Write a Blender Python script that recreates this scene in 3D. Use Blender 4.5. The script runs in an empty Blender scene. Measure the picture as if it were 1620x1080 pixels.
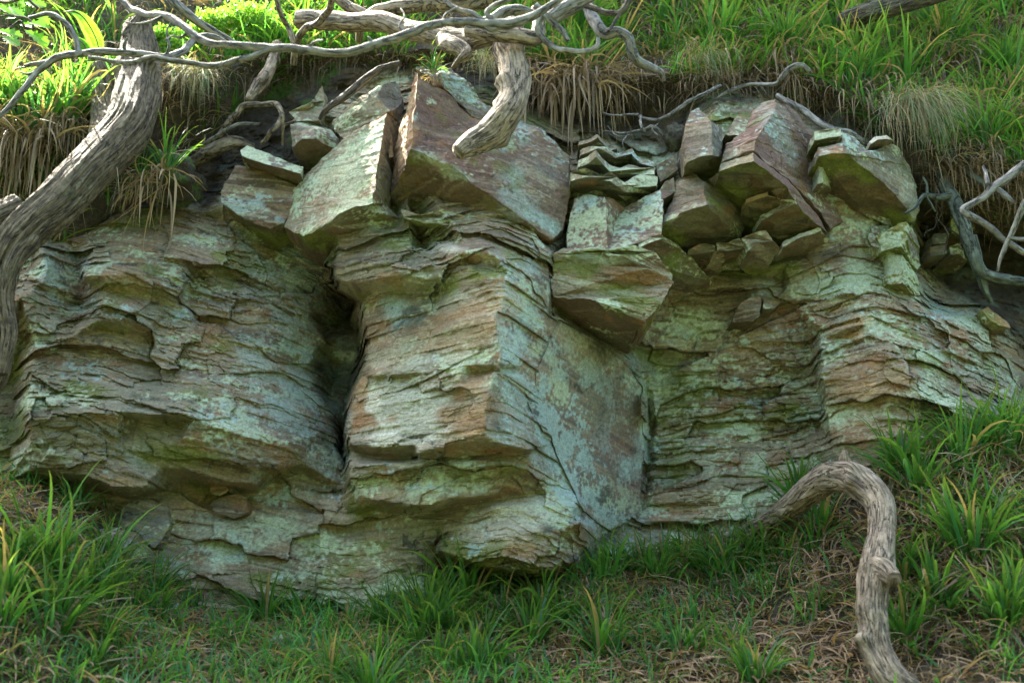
import bpy, math, random
import numpy as np
from mathutils import Vector, Matrix
from mathutils.geometry import delaunay_2d_cdt, tessellate_polygon
from mathutils.bvhtree import BVHTree

random.seed(7)
RNG = np.random.default_rng(11)
sc = bpy.context.scene
COL = sc.collection

# ------------------------------------------------------------------ camera, sky, sun, exposure
PITCH = math.radians(15.0)
EYE = np.array([0.0, 0.0, 1.5])
LENS = 45.0
cam_d = bpy.data.cameras.new("camera")
cam_d.lens = LENS
cam_d.sensor_width = 36
cam_d.clip_start = 0.1
cam_d.clip_end = 500
cam_d.dof.use_dof = True
cam_d.dof.focus_distance = 6.0
cam_d.dof.aperture_fstop = 1.9
cam = bpy.data.objects.new("camera", cam_d)
cam.location = EYE
cam.rotation_euler = (math.radians(90) + PITCH, 0, 0)
COL.objects.link(cam)
sc.camera = cam

SUN = Vector((-0.40, 0.43, 0.81)).normalized()          # towards the sun
w = bpy.data.worlds.new("World")
sc.world = w
w.use_nodes = True
nt = w.node_tree
sky = nt.nodes.new("ShaderNodeTexSky")
sky.sky_type = 'NISHITA'
sky.sun_disc = False
sky.sun_elevation = math.asin(SUN.z)
sky.sun_rotation = math.atan2(SUN.x, SUN.y)
sky.air_density = 1.0
sky.dust_density = 4.0
sky.ozone_density = 0.4
bg = nt.nodes["Background"]
bg.inputs[1].default_value = 0.12
nt.links.new(sky.outputs[0], bg.inputs[0])
sl = bpy.data.lights.new("sun", 'SUN')
sl.energy = 5.0
sl.angle = math.radians(0.6)
sl.color = (1.0, 0.95, 0.82)
so = bpy.data.objects.new("sun", sl)
so.rotation_euler = (-SUN).to_track_quat('-Z', 'Y').to_euler()
COL.objects.link(so)
sc.view_settings.view_transform = 'Standard'
sc.view_settings.look = 'None'
sc.view_settings.gamma = 1
sc.view_settings.exposure = 3.1
sc.cycles.max_bounces = 6
sc.cycles.diffuse_bounces = 3
sc.cycles.transmission_bounces = 3
sc.cycles.glossy_bounces = 2

# ------------------------------------------------------------------ photo pixel (1620x1080) + distance -> point
K = 36.0 / LENS / 1620.0
CP, SP = math.cos(PITCH), math.sin(PITCH)
def ray(px, py):
    sx = (px - 810) * K; sy = (540 - py) * K
    return np.array([sx, CP - sy * SP, SP + sy * CP])
def P(px, py, Y):
    d = ray(px, py)
    return EYE + d * (Y / d[1])
def unproj(x, y, z):
    """point -> the photo pixel it shows at (arrays)"""
    dz = z - EYE[2]
    f = y * CP + dz * SP
    u = -y * SP + dz * CP
    return 810 + x / f / K, 540 - u / f / K
def rad(rpx, Y):
    return rpx * K * Y * 1.06

# ------------------------------------------------------------------ noise
def _h(ix, iy, iz, seed):
    h = (ix * np.uint32(374761393) + iy * np.uint32(668265263) + iz * np.uint32(2147483647) + np.uint32(seed * 974711 + 12345)).astype(np.uint32)
    h = (h ^ (h >> np.uint32(13))) * np.uint32(1274126177)
    h = (h ^ (h >> np.uint32(16))) * np.uint32(2246822519)
    h = h ^ (h >> np.uint32(13))
    return (h & np.uint32(0xffffff)).astype(np.float32) / np.float32(0xffffff)
def _i(a):
    return a.astype(np.int64).astype(np.uint32)
def vnoise(x, y, z, seed=0):
    with np.errstate(over='ignore'):
        x = np.asarray(x, dtype=np.float64); y = np.asarray(y, dtype=np.float64) + 0 * x; z = np.asarray(z, dtype=np.float64) + 0 * x
        fx, fy, fz = np.floor(x), np.floor(y), np.floor(z)
        tx, ty, tz = (x - fx).astype(np.float32), (y - fy).astype(np.float32), (z - fz).astype(np.float32)
        tx = tx * tx * (3 - 2 * tx); ty = ty * ty * (3 - 2 * ty); tz = tz * tz * (3 - 2 * tz)
        X, Y, Z = _i(fx), _i(fy), _i(fz)
        o = np.uint32(1)
        def c(a, b, d): return _h(X + np.uint32(a), Y + np.uint32(b), Z + np.uint32(d), seed)
        a0 = c(0,0,0) * (1-tx) + c(1,0,0) * tx
        a1 = c(0,1,0) * (1-tx) + c(1,1,0) * tx
        b0 = c(0,0,1) * (1-tx) + c(1,0,1) * tx
        b1 = c(0,1,1) * (1-tx) + c(1,1,1) * tx
        a = a0 * (1-ty) + a1 * ty; b = b0 * (1-ty) + b1 * ty
        return (a * (1-tz) + b * tz) * 2 - 1
def fbm(x, y, z, s=1.0, o=4, seed=0, g=0.5):
    t = 0; a = 1.0; n = 0; f = s
    for k in range(o):
        t = t + a * vnoise(x * f, y * f, z * f, seed + k * 17); n += a
        a *= g; f *= 2.03
    return t / n
def hash1(i, seed=0):
    with np.errstate(over='ignore'):
        i = _i(np.asarray(i, dtype=np.float64))
        return _h(i, i * np.uint32(7) + np.uint32(3), i ^ np.uint32(55), seed)
def hash2(i, j, seed=0):
    with np.errstate(over='ignore'):
        return _h(_i(np.asarray(i, dtype=np.float64)), _i(np.asarray(j, dtype=np.float64)), np.uint32(9), seed)
def sst(a, b, x):
    t = np.clip((x - a) / (b - a), 0, 1)
    return t * t * (3 - 2 * t)

# ------------------------------------------------------------------ strata: beds of uneven thickness with blocky broken edges
rs = np.random.default_rng(5)
def make_beds(lo, hi):
    t = [0.0]
    while t[-1] < 7: t.append(t[-1] + lo + (hi - lo) * rs.random() ** 1.8)
    return np.array(t)
BEDS = [make_beds(.05, .19), make_beds(.018, .065), make_beds(.008, .020)]
_dx = np.array([-4.0, -2.45, -1.95, -0.80, -0.72, -0.02, 0.62, 0.70, 1.42, 1.75, 4.0])
_dh = np.cumsum(np.r_[0, np.diff(_dx) * np.array([.05, -.05, .20, .0, -.07, .34, .0, -.05, -.12, .22])])
def bedz(x, y, z):
    """height measured across the beds: they dip a little, differently on each buttress"""
    return z + np.interp(x, _dx, _dh) + 0.026 * fbm(x, y * .5, z * .3, 1.3, 2, 3) + 0.006 * fbm(x, y, z, 4.0, 2, 4)
def strata(x, y, z, seed=0):
    """outward offset (m) of the broken bed edges, and the bed index of the middle scale"""
    zz = bedz(x, y, z)
    out = 0
    mid = None
    ju = x / .36 + .35 * fbm(x, y, z, 2.6, 3, 57) + .5 * vnoise(z * 2.3, 0 * z, 0 * z, 58)
    jc = np.floor(ju); zz = zz + .09 * (hash1(jc, 59) - .5) + .07 * (hash1(jc, 68) - .5) * (ju - jc - .5)
    out = .05 * (hash2(jc, np.floor(zz / .27 + hash1(jc, 63)), 64) - .5)      # whole joint-bound blocks stand out or back
    for k, (B, amp, cell) in enumerate(zip(BEDS, (.058, .019, .007), (.42, .19, .07))):
        zk = zz + (.014, .005, .0015)[k] * fbm(x, y, z, (2.2, 6, 9)[k], 2, 61 + k)
        i = np.clip(np.searchsorted(B, zk), 1, len(B) - 1)
        fr = np.clip((zk - B[i - 1]) / (B[i] - B[i - 1]), 0, 1)
        u = x * (.7 + .8 * hash1(i, 40 + k)) + y * .15 + hash1(i, 41 + k) * 9 + .5 * cell * fbm(x, y, z, 1.2 / cell, 2, 8) + .35 * (hash1(i, 43 + k) - .5) * (zz - B[i - 1])
        cc = np.floor(u / cell); cf = u / cell - cc
        a, b = hash2(cc, i, 50 + k), hash2(cc + 1, i, 50 + k)
        t = sst(.86, 1.0, cf)
        sl_ = (hash2(cc, i, 53 + k) - .5) * (cf - .5)                      # each broken face is turned a little
        blk = a * (1 - t) + b * t + .55 * sl_ * (1 - t)
        cont = .5 + .5 * vnoise(x * (1.1 + k) / .5, y * 2, i * 3.7, 60 + k)
        pres = sst(.58, .85, hash2(np.floor(u / cell * .5), i, 90 + k))
        prof = 1 - .42 * fr ** 1.1 - (.10 + .75 * pres) * (1 - sst(0, (.10, .16, .3)[k], fr))   # sharp lip above a shadowed foot
        mod = np.clip(.5 + 2.3 * fbm(x, y, z, (1.6, 3.0, 5)[k], 3, 66 + k), .0, 1.7)
        if k == 1: blk = sst(.35, .85, blk) * 1.1; cont = cont * .5
        if k == 2: cont = cont * .6
        out = out + amp * mod * (prof * (.75 * blk + .45 * cont) - .35)
        if k == 1: mid = i
    return out, mid

def shards(u, v, seed, jit=.9):
    """angular broken facets: every cell of a jittered grid is its own tilted plane"""
    fu, fv = np.floor(u), np.floor(v)
    best = np.full(len(u), 1e9); val = np.zeros(len(u)); edge = np.full(len(u), 1e9)
    for a in (-1, 0, 1):
        for b in (-1, 0, 1):
            cu, cv = fu + a, fv + b
            pu = cu + .5 + jit * (hash2(cu, cv, seed) - .5); pv = cv + .5 + jit * (hash2(cu, cv, seed + 1) - .5)
            du, dv = u - pu, v - pv
            d = np.abs(du) * .8 + np.abs(dv) + .3 * np.sqrt(du * du + dv * dv)
            m = d < best
            edge = np.where(m, best - d, np.minimum(edge, d - best))
            pl = hash2(cu, cv, seed + 2) + 1.1 * (hash2(cu, cv, seed + 3) - .5) * du - (-.15 + .95 * hash2(cu, cv, seed + 4)) * dv
            val = np.where(m, pl, val); best = np.where(m, d, best)
    return val - .5, edge

# ------------------------------------------------------------------ mesh helpers
def mesh_np(name, V, F, cols=None, uv=None, smooth=False):
    """V (n,3); F (m,3) or (m,4)"""
    me = bpy.data.meshes.new(name)
    V = np.ascontiguousarray(V, dtype=np.float32); F = np.ascontiguousarray(F, dtype=np.int32)
    n, k = F.shape
    me.vertices.add(len(V)); me.vertices.foreach_set("co", V.ravel())
    me.loops.add(n * k); me.loops.foreach_set("vertex_index", F.ravel())
    me.polygons.add(n)
    me.polygons.foreach_set("loop_start", np.arange(0, n * k, k, dtype=np.int32))
    me.polygons.foreach_set("loop_total", np.full(n, k, dtype=np.int32))
    me.polygons.foreach_set("use_smooth", np.full(n, smooth, dtype=bool))
    me.update(calc_edges=True)
    if cols is not None:
        ca = me.color_attributes.new("Col", 'FLOAT_COLOR', 'POINT')
        c4 = np.ones((len(V), 4), dtype=np.float32); c4[:, :3] = np.clip(cols, 0, 1)
        ca.data.foreach_set("color", c4.ravel())
    if uv is not None:
        ul = me.uv_layers.new(name="UVMap")
        ul.data.foreach_set("uv", np.ascontiguousarray(uv[F.ravel()], dtype=np.float32).ravel())
    return me
def link(name, me, mat=None, parent=None, loc=None):
    o = bpy.data.objects.new(name, me)
    if me is not None and mat is not None and len(me.materials) == 0: me.materials.append(mat)
    COL.objects.link(o)
    if parent is not None: o.parent = parent
    if loc is not None: o.location = loc
    return o
def tag(o, label, cat, group=None, kind=None):
    o["label"] = label; o["category"] = cat
    if group: o["group"] = group
    if kind: o["kind"] = kind
    return o
def thing(name, loc, label, cat, group=None):
    o = link(name, None, loc=loc)
    o.empty_display_size = .1
    return tag(o, label, cat, group)
def struct(name, me, mat, kind="structure"):
    o = link(name, me, mat); o["kind"] = kind
    return o
def recentre(V, base):
    return V - np.asarray(base)[None, :]

# ------------------------------------------------------------------ materials
def nodes(name):
    m = bpy.data.materials.new(name); m.use_nodes = True
    t = m.node_tree; b = t.nodes["Principled BSDF"]
    return m, t, b
def N(t, typ, **kw):
    n = t.nodes.new(typ)
    for k, v in kw.items():
        if k in n.inputs: n.inputs[k].default_value = v
        else: setattr(n, k, v)
    return n
def rock_material():
    m, t, b = nodes("sandstone")
    at = N(t, "ShaderNodeVertexColor", layer_name="Col")
    tc = N(t, "ShaderNodeTexCoord")
    n1 = N(t, "ShaderNodeTexNoise", Scale=90.0, Detail=6.0, Roughness=.65)
    t.links.new(tc.outputs["Object"], n1.inputs["Vector"])
    mr = N(t, "ShaderNodeMapRange"); mr.inputs[1].default_value = .25; mr.inputs[2].default_value = .75
    mr.inputs[3].default_value = .62; mr.inputs[4].default_value = 1.38
    t.links.new(n1.outputs[0], mr.inputs[0])
    mx = N(t, "ShaderNodeVectorMath", operation='SCALE')
    t.links.new(at.outputs[0], mx.inputs[0]); t.links.new(mr.outputs[0], mx.inputs[3])
    t.links.new(mx.outputs[0], b.inputs["Base Color"])
    b.inputs["Roughness"].default_value = .82
    b.inputs["Specular IOR Level"].default_value = .3
    mp = N(t, "ShaderNodeMapping"); mp.inputs[3].default_value = (1, 1, 9.0)
    t.links.new(tc.outputs["Object"], mp.inputs[0])
    n2 = N(t, "ShaderNodeTexNoise", Scale=28.0, Detail=8.0, Roughness=.7)
    t.links.new(mp.outputs[0], n2.inputs["Vector"])
    bp = N(t, "ShaderNodeBump", Strength=.85, Distance=.014)
    t.links.new(n2.outputs[0], bp.inputs["Height"])
    bp2 = N(t, "ShaderNodeBump", Strength=.6, Distance=.004)
    t.links.new(n1.outputs[0], bp2.inputs["Height"]); t.links.new(bp.outputs[0], bp2.inputs["Normal"])
    t.links.new(bp2.outputs[0], b.inputs["Normal"])
    return m
def wood_material(name, c1, c2, c3, streak=1.0, bump=.01, moss=0.0):
    m, t, b = nodes(name)
    uv = N(t, "ShaderNodeUVMap")
    mp = N(t, "ShaderNodeMapping"); mp.inputs[3].default_value = (9.0 * streak, 2.2, 1)
    t.links.new(uv.outputs[0], mp.inputs[0])
    n = N(t, "ShaderNodeTexNoise", Scale=2.6, Detail=9.0, Roughness=.68, Distortion=.35)
    t.links.new(mp.outputs[0], n.inputs["Vector"])
    cr = N(t, "ShaderNodeValToRGB")
    e = cr.color_ramp.elements
    e[0].position = .30; e[0].color = (*c1, 1); e[1].position = .72; e[1].color = (*c3, 1)
    k = e.new(.5); k.color = (*c2, 1)
    t.links.new(n.outputs[0], cr.inputs[0])
    mpc = N(t, "ShaderNodeMapping"); mpc.inputs[3].default_value = (5.0 * streak, .8, 1)
    t.links.new(uv.outputs[0], mpc.inputs[0])
    nc = N(t, "ShaderNodeTexNoise", Scale=3.1, Detail=5.0, Roughness=.6, Distortion=.8)
    t.links.new(mpc.outputs[0], nc.inputs["Vector"])
    sb = N(t, "ShaderNodeMath", operation='SUBTRACT'); sb.inputs[1].default_value = .5; t.links.new(nc.outputs[0], sb.inputs[0])
    ab = N(t, "ShaderNodeMath", operation='ABSOLUTE'); t.links.new(sb.outputs[0], ab.inputs[0])
    ck = N(t, "ShaderNodeMapRange"); ck.inputs[1].default_value = .004; ck.inputs[2].default_value = .028
    ck.inputs[3].default_value = .22; ck.inputs[4].default_value = 1.0; t.links.new(ab.outputs[0], ck.inputs[0])
    tc = N(t, "ShaderNodeTexCoord")
    nm = N(t, "ShaderNodeTexNoise", Scale=24.0, Detail=5.0, Roughness=.65); t.links.new(tc.outputs["Object"], nm.inputs["Vector"])
    mm = N(t, "ShaderNodeMapRange"); mm.inputs[1].default_value = .3; mm.inputs[2].default_value = .7; mm.inputs[3].default_value = .6; mm.inputs[4].default_value = 1.5
    t.links.new(nm.outputs[0], mm.inputs[0])
    mul = N(t, "ShaderNodeMath", operation='MULTIPLY'); t.links.new(ck.outputs[0], mul.inputs[0]); t.links.new(mm.outputs[0], mul.inputs[1])
    n3 = N(t, "ShaderNodeTexNoise", Scale=7.0, Detail=5.0, Roughness=.6)
    t.links.new(tc.outputs["Object"], n3.inputs["Vector"])
    mr = N(t, "ShaderNodeMapRange"); mr.inputs[1].default_value = .52; mr.inputs[2].default_value = .72
    mr.inputs[4].default_value = moss
    t.links.new(n3.outputs[0], mr.inputs[0])
    mix = N(t, "ShaderNodeMix", data_type='RGBA')
    t.links.new(mr.outputs[0], mix.inputs[0]); t.links.new(cr.outputs[0], mix.inputs[6])
    mix.inputs[7].default_value = (.10, .13, .05, 1)
    vs_ = N(t, "ShaderNodeVectorMath", operation='SCALE')
    t.links.new(mix.outputs[2], vs_.inputs[0]); t.links.new(mul.outputs[0], vs_.inputs[3])
    t.links.new(vs_.outputs[0], b.inputs["Base Color"])
    b.inputs["Roughness"].default_value = .78
    b.inputs["Specular IOR Level"].default_value = .3
    bp = N(t, "ShaderNodeBump", Strength=.9, Distance=bump)
    t.links.new(n.outputs[0], bp.inputs["Height"])
    bq = N(t, "ShaderNodeBump", Strength=1.0, Distance=bump*.7)
    t.links.new(mul.outputs[0], bq.inputs["Height"]); t.links.new(bp.outputs[0], bq.inputs["Normal"]); t.links.new(bq.outputs[0], b.inputs["Normal"])
    return m
def leaf_material(name, rough=.45, trans=.35, spec=.4):
    m, t, b = nodes(name)
    at = N(t, "ShaderNodeVertexColor", layer_name="Col")
    t.links.new(at.outputs[0], b.inputs["Base Color"])
    b.inputs["Roughness"].default_value = rough
    b.inputs["Specular IOR Level"].default_value = spec
    tr = N(t, "ShaderNodeBsdfTranslucent")
    hs = N(t, "ShaderNodeVectorMath", operation='MULTIPLY'); hs.inputs[1].default_value = (1.8, 1.8, .9)
    t.links.new(at.outputs[0], hs.inputs[0]); t.links.new(hs.outputs[0], tr.inputs[0])
    mx = N(t, "ShaderNodeMixShader"); mx.inputs[0].default_value = trans
    t.links.new(b.outputs[0], mx.inputs[1]); t.links.new(tr.outputs[0], mx.inputs[2])
    t.links.new(mx.outputs[0], t.nodes["Material Output"].inputs["Surface"])
    return m
def soil_material():
    m, t, b = nodes("soil")
    at = N(t, "ShaderNodeVertexColor", layer_name="Col")
    tc = N(t, "ShaderNodeTexCoord")
    n1 = N(t, "ShaderNodeTexNoise", Scale=45.0, Detail=7.0, Roughness=.7)
    t.links.new(tc.outputs["Object"], n1.inputs["Vector"])
    mr = N(t, "ShaderNodeMapRange"); mr.inputs[1].default_value = .3; mr.inputs[2].default_value = .7
    mr.inputs[3].default_value = .4; mr.inputs[4].default_value = 1.6
    t.links.new(n1.outputs[0], mr.inputs[0])
    mx = N(t, "ShaderNodeVectorMath", operation='SCALE')
    t.links.new(at.outputs[0], mx.inputs[0]); t.links.new(mr.outputs[0], mx.inputs[3])
    t.links.new(mx.outputs[0], b.inputs["Base Color"])
    b.inputs["Roughness"].default_value = .95
    bp = N(t, "ShaderNodeBump", Strength=1.0, Distance=.03)
    t.links.new(n1.outputs[0], bp.inputs["Height"]); t.links.new(bp.outputs[0], b.inputs["Normal"])
    return m
ROCK = rock_material()
SOIL = soil_material()
W_GREY = wood_material("weathered_wood", (.042,.031,.017), (.15,.118,.067), (.25,.21,.135), 1.0, .016, .35)
W_TAN = wood_material("bare_root_wood", (.09,.065,.042), (.29,.23,.15), (.47,.40,.29), .8, .012, .25)
W_BARK = wood_material("flaking_bark", (.07,.05,.032), (.23,.185,.12), (.37,.31,.22), .35, .010, .15)
W_PALE = wood_material("pale_grey_bark", (.07,.065,.055), (.18,.172,.145), (.33,.32,.28), .5, .004, .2)
W_DARK = wood_material("dark_wood", (.03,.022,.015), (.10,.08,.055), (.22,.18,.13), 1.0, .010, .3)
W_GREEN = wood_material("lichened_bark", (.03,.035,.025), (.09,.105,.08), (.19,.22,.18), .4, .006, .3)
GREEN = leaf_material("green_leaf", .42, .5)
DRY = leaf_material("dry_leaf", .7, .25, .2)
CANOPY = leaf_material("canopy_leaf", .5, .15)

# ------------------------------------------------------------------ rock colouring
def lerp(a, b, t):
    return a * (1 - t[:, None]) + np.asarray(b)[None, :] * t[:, None]
_NC = {}
def rock_colour(x, y, z, face="tan", lichen=.5, teal=.4, rust=.3, dark=.3, moss=.0, mid=None, seed=0, stripe=1.0):
    base = {"tan": (.31,.265,.165), "red": (.19,.12,.095), "olive": (.105,.088,.042), "grey": (.21,.20,.16),
            "ochre": (.56,.32,.13), "cream": (.74,.71,.53), "brown": (.145,.105,.06)}[face]
    n = len(x)
    key = (n, float(x[0]), float(y[n//2]), float(z[-1]))
    if _NC.get("key") != key:
        _NC.clear(); _NC["key"] = key
        zz = bedz(x, y, z)
        _NC["mid"] = np.searchsorted(BEDS[1], zz) if mid is None else mid
        _NC["fine"] = vnoise(x * 6, y * 6, zz * 95, 71)
        _NC["lam"] = np.searchsorted(BEDS[2], zz + .006 * fbm(x, y, z, 14, 2, 69)) * 7 + np.floor(x / .31 + 2 * vnoise(x * 2, y, z * 5, 67))
        _NC["big"] = fbm(x, y, z, 2.3, 3, 72)
        _NC["r"] = fbm(x, y, z * 2.2, 5.5, 4, 73)
        _NC["mo"] = fbm(x, y, z * 1.6, 4.2, 4, 74)
        _NC["sp"] = fbm(x, y, z, 70, 2, 75)
        _NC["l"] = fbm(x, y, z * 1.7, 4.5, 5, 76, .62)
        _NC["l2"] = fbm(x, y, z * 1.3, 5.5, 5, 77, .62)
        _NC["d"] = fbm(x, y, z * 1.3, 6.5, 5, 78, .65)
    N_ = _NC
    c = np.tile(np.array(base, dtype=np.float32), (n, 1))
    mid = N_["mid"]; sp = N_["sp"]
    a = hash1(mid, 70 + seed)
    c = lerp(c, (.36,.30,.18), sst(.55, .8, a) * .6 * stripe)
    c = lerp(c, (.22,.13,.085), sst(.25, .1, a) * .45 * stripe)
    c = c * (1 + .34 * N_["fine"] * stripe)[:, None]
    b2 = hash1(N_["lam"], 79 + seed)
    c = lerp(c, (.50,.42,.27), sst(.72, .9, b2) * .55 * stripe)
    c = lerp(c, (.36,.19,.09), sst(.22, .08, b2) * .45 * stripe)
    c = lerp(c, (.10,.085,.06), sst(.40, .44, b2) * sst(.52, .48, b2) * .4 * stripe)
    c = lerp(c, (.19,.22,.14), sst(-.05, .45, N_["big"]) * .45)
    c = lerp(c, (.33,.17,.07), sst(.12, .42, N_["r"] + (rust - .5) * .5) * .55)
    c = lerp(c, (.17,.21,.035), sst(.05, .4, N_["mo"] + (moss - .5) * .6) * .75)
    # crusts of pale-green and blue-green lichen, broken into specks
    c = lerp(c, (.50,.585,.375), sst(-.02, .18, N_["l"] + (lichen - .55) * .9 + sp * .34) * .86)
    c = lerp(c, (.40,.53,.46), sst(.03, .17, N_["l2"] + (teal - .70) * .9 + sp * .36) * .8)
    c = lerp(c, (.035,.04,.032), sst(.1, .3, N_["d"] + (dark - .62) * .9 + sp * .3) * .8)
    return c * (1 + .24 * sp)[:, None]
def polymask(PX, PY, poly, soft=0):
    """1 inside the outline of a face (photo pixels)"""
    poly = np.asarray(poly, float); ins = np.zeros(len(PX), bool); j = len(poly) - 1
    for i in range(len(poly)):
        xi, yi = poly[i]; xj, yj = poly[j]
        if yi != yj:
            ins ^= ((yi > PY) != (yj > PY)) & (PX < (xj - xi) * (PY - yi) / (yj - yi) + xi)
        j = i
    return ins.astype(float)
def blob(PX, PY, cx, cy, rx, ry, rot=0, soft=.5):
    """soft elliptical patch on the face that the photo shows around (cx, cy), 0..1"""
    a = math.radians(rot); dx = PX - cx; dy = PY - cy
    u = (dx * math.cos(a) + dy * math.sin(a)) / rx; v = (-dx * math.sin(a) + dy * math.cos(a)) / ry
    return 1 - sst(1 - soft, 1 + soft, np.sqrt(u * u + v * v))

# ------------------------------------------------------------------ the cliff: ridges, lips and recesses (photo x, y, distance)
L = []
def ln(*p): L.append([tuple(q) for q in p])
# frame far outside the picture
ln((-800,-150,7.3),(0,-150,7.4),(800,-150,7.5),(1600,-150,7.4),(2400,-150,7.2))
ln((-800,1400,5.7),(0,1400,5.9),(800,1400,6.0),(1600,1400,6.0),(2400,1400,6.2))
ln((-800,100,6.3),(-800,500,5.9),(-800,1000,5.8)); ln((2400,100,6.5),(2400,500,6.6),(2400,1000,6.3))
ln((-300,300,6.2),(-300,600,5.7),(-300,900,5.8)); ln((1900,300,6.5),(1900,600,6.5),(1900,900,6.2))
# soil lip under the turf
ln((-300,130,6.3),(-60,125,6.3),(150,130,6.3),(260,130,6.42),(330,115,6.45),(450,100,6.5),(560,90,6.5),(700,95,6.5),(850,110,6.42),(1000,130,6.4),(1100,140,6.38),(1220,118,6.4),(1330,168,6.3),(1400,208,6.25),(1480,264,6.22),(1620,278,6.2),(1900,285,6.2))
# soil bank
ln((-60,260,6.35),(80,300,6.4),(160,320,6.45),(250,300,6.5),(300,220,6.55),(400,180,6.5),(480,150,6.45),(560,140,6.45),(640,150,6.3))
ln((300,280,6.5),(360,260,6.4),(450,240,6.4),(520,240,6.35))
ln((900,180,6.45),(960,190,6.5),(1040,200,6.45),(1085,230,6.3),(1040,260,6.3),(990,230,6.35))
ln((1200,160,6.25),(1290,190,6.3),(1360,220,6.25),(1440,250,6.35))
ln((1470,300,6.85),(1540,300,6.9),(1620,320,6.9),(1800,330,6.8)); ln((1464,400,6.8),(1540,440,6.8),(1620,430,6.85),(1800,430,6.65))
ln((1475,350,6.9),(1560,370,7.0),(1640,390,6.95))
ln((1480,470,6.5),(1560,480,6.5),(1640,520,6.55),(1800,560,6.6))
# rock behind the joint blocks
for a in ((470,330,6.12),(560,260,6.05),(640,250,6.0),(700,200,6.0),(800,250,6.0),(880,320,6.05),(620,350,6.0),(950,260,6.02),(960,330,5.96),(1040,330,5.96),(1120,250,5.98),(1200,250,6.0),(1260,230,6.08),(1150,308,6.5),(1168,322,6.55),(1176,345,6.5),(1160,300,6.45),(1195,330,6.4),(1330,260,6.05),(1360,300,6.1),(1330,340,6.03),(1410,330,6.12),(1130,160,6.15),(420,330,6.12),(350,330,6.2),(380,290,6.22),(450,240,6.2),(560,150,6.25),(520,180,6.2),(905,300,6.04),(900,370,5.98),(1060,300,5.95),(1060,380,5.98)):
    ln(a)
# left buttress: upper slope
ln((-60,420,5.95),(20,400,5.98),(75,378,6.0),(110,385,6.05),(180,345,6.15),(260,332,6.22),(340,342,6.25),(430,378,6.22),(500,400,6.32),(530,452,6.45))
ln((62,395,5.82),(75,420,5.8),(60,450,5.78),(20,480,5.7))
ln((84,400,5.9),(110,440,6.0),(128,480,6.02),(120,400,6.05))
ln((130,424,5.86),(200,420,5.84),(290,402,5.95),(340,430,6.02)); ln((132,438,5.82),(200,434,5.80),(280,440,5.85),(300,450,5.92))
ln((140,452,5.9),(180,460,5.88),(240,478,5.9),(290,486,5.98))
ln((150,508,5.80),(200,505,5.76),(230,520,5.82)); ln((156,524,5.9),(200,528,5.88),(240,532,5.92))
ln((300,455,6.04),(315,430,6.08),(330,440,6.06),(295,480,6.05))
ln((380,430,6.1),(440,450,6.2),(490,500,6.35),(512,540,6.45))
ln((60,545,5.78),(50,580,5.72),(42,640,5.62)); ln((30,540,6.0),(20,600,6.0),(20,680,5.95),(-60,640,5.95))
ln((100,540,5.82),(130,600,5.78),(250,590,5.84),(330,560,5.95),(420,560,6.12),(500,600,6.38))
# big lower ledge of the left buttress
ln((45,662,5.56),(130,658,5.56),(200,650,5.56),(260,655,5.6),(340,676,5.66),(400,690,5.78),(450,700,5.92))
ln((50,700,5.64),(95,705,5.68),(200,712,5.68))
ln((210,650,5.6),(290,652,5.62)); ln((215,664,5.74),(290,668,5.76))
ln((55,740,5.72),(130,750,5.68),(173,770,5.68),(207,772,5.70),(236,768,5.74),(240,732,5.76),(300,745,5.78),(357,762,5.83),(407,766,5.9),(436,742,5.98),(475,735,6.06),(542,767,6.22))
ln((240,700,5.70),(330,705,5.72),(400,728,5.82),(450,735,5.95))
ln((500,690,6.15),(530,730,6.25),(520,650,6.36),(545,762,6.25))
ln((60,755,5.95),(130,768,5.95),(173,783,6.0),(207,786,6.02),(250,780,6.08),(300,762,6.1),(357,776,6.12),(407,780,6.14),(440,757,6.18),(475,748,6.22),(530,778,6.26))
ln((-60,760,5.85),(20,760,5.9))
# lower left wall
ln((140,840,5.95),(200,870,5.92),(250,800,6.08),(280,850,6.02),(300,940,5.95))
ln((330,800,6.12),(355,830,6.02),(370,900,5.98),(350,960,5.95)); ln((400,800,6.12),(440,830,6.08),(480,870,6.05),(470,960,5.98))
ln((540,800,6.1),(560,870,6.02),(620,900,5.98),(680,920,5.98),(660,980,5.95)); ln((430,900,5.98),(560,940,5.98))
ln((0,1000,5.9),(200,1000,5.9),(400,1040,5.92),(700,1040,5.92),(900,1000,5.95),(1200,960,6.1),(1500,900,6.1),(1700,850,6.1))
# dark alcove between the left buttress and the column
ln((526,462,6.55),(540,472,6.75),(556,480,6.85)); ln((534,490,6.75),(545,500,6.85),(563,520,6.66),(566,560,6.66),(552,600,6.66),(545,650,6.62),(541,700,6.7),(544,735,6.5))
ln((515,530,6.5),(532,580,6.72),(524,630,6.6))
# column left arris
ln((573,482,5.92),(578,520,5.9),(577,560,5.88),(568,600,5.84),(556,650,5.8),(550,680,5.76),(552,702,5.74))
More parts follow.
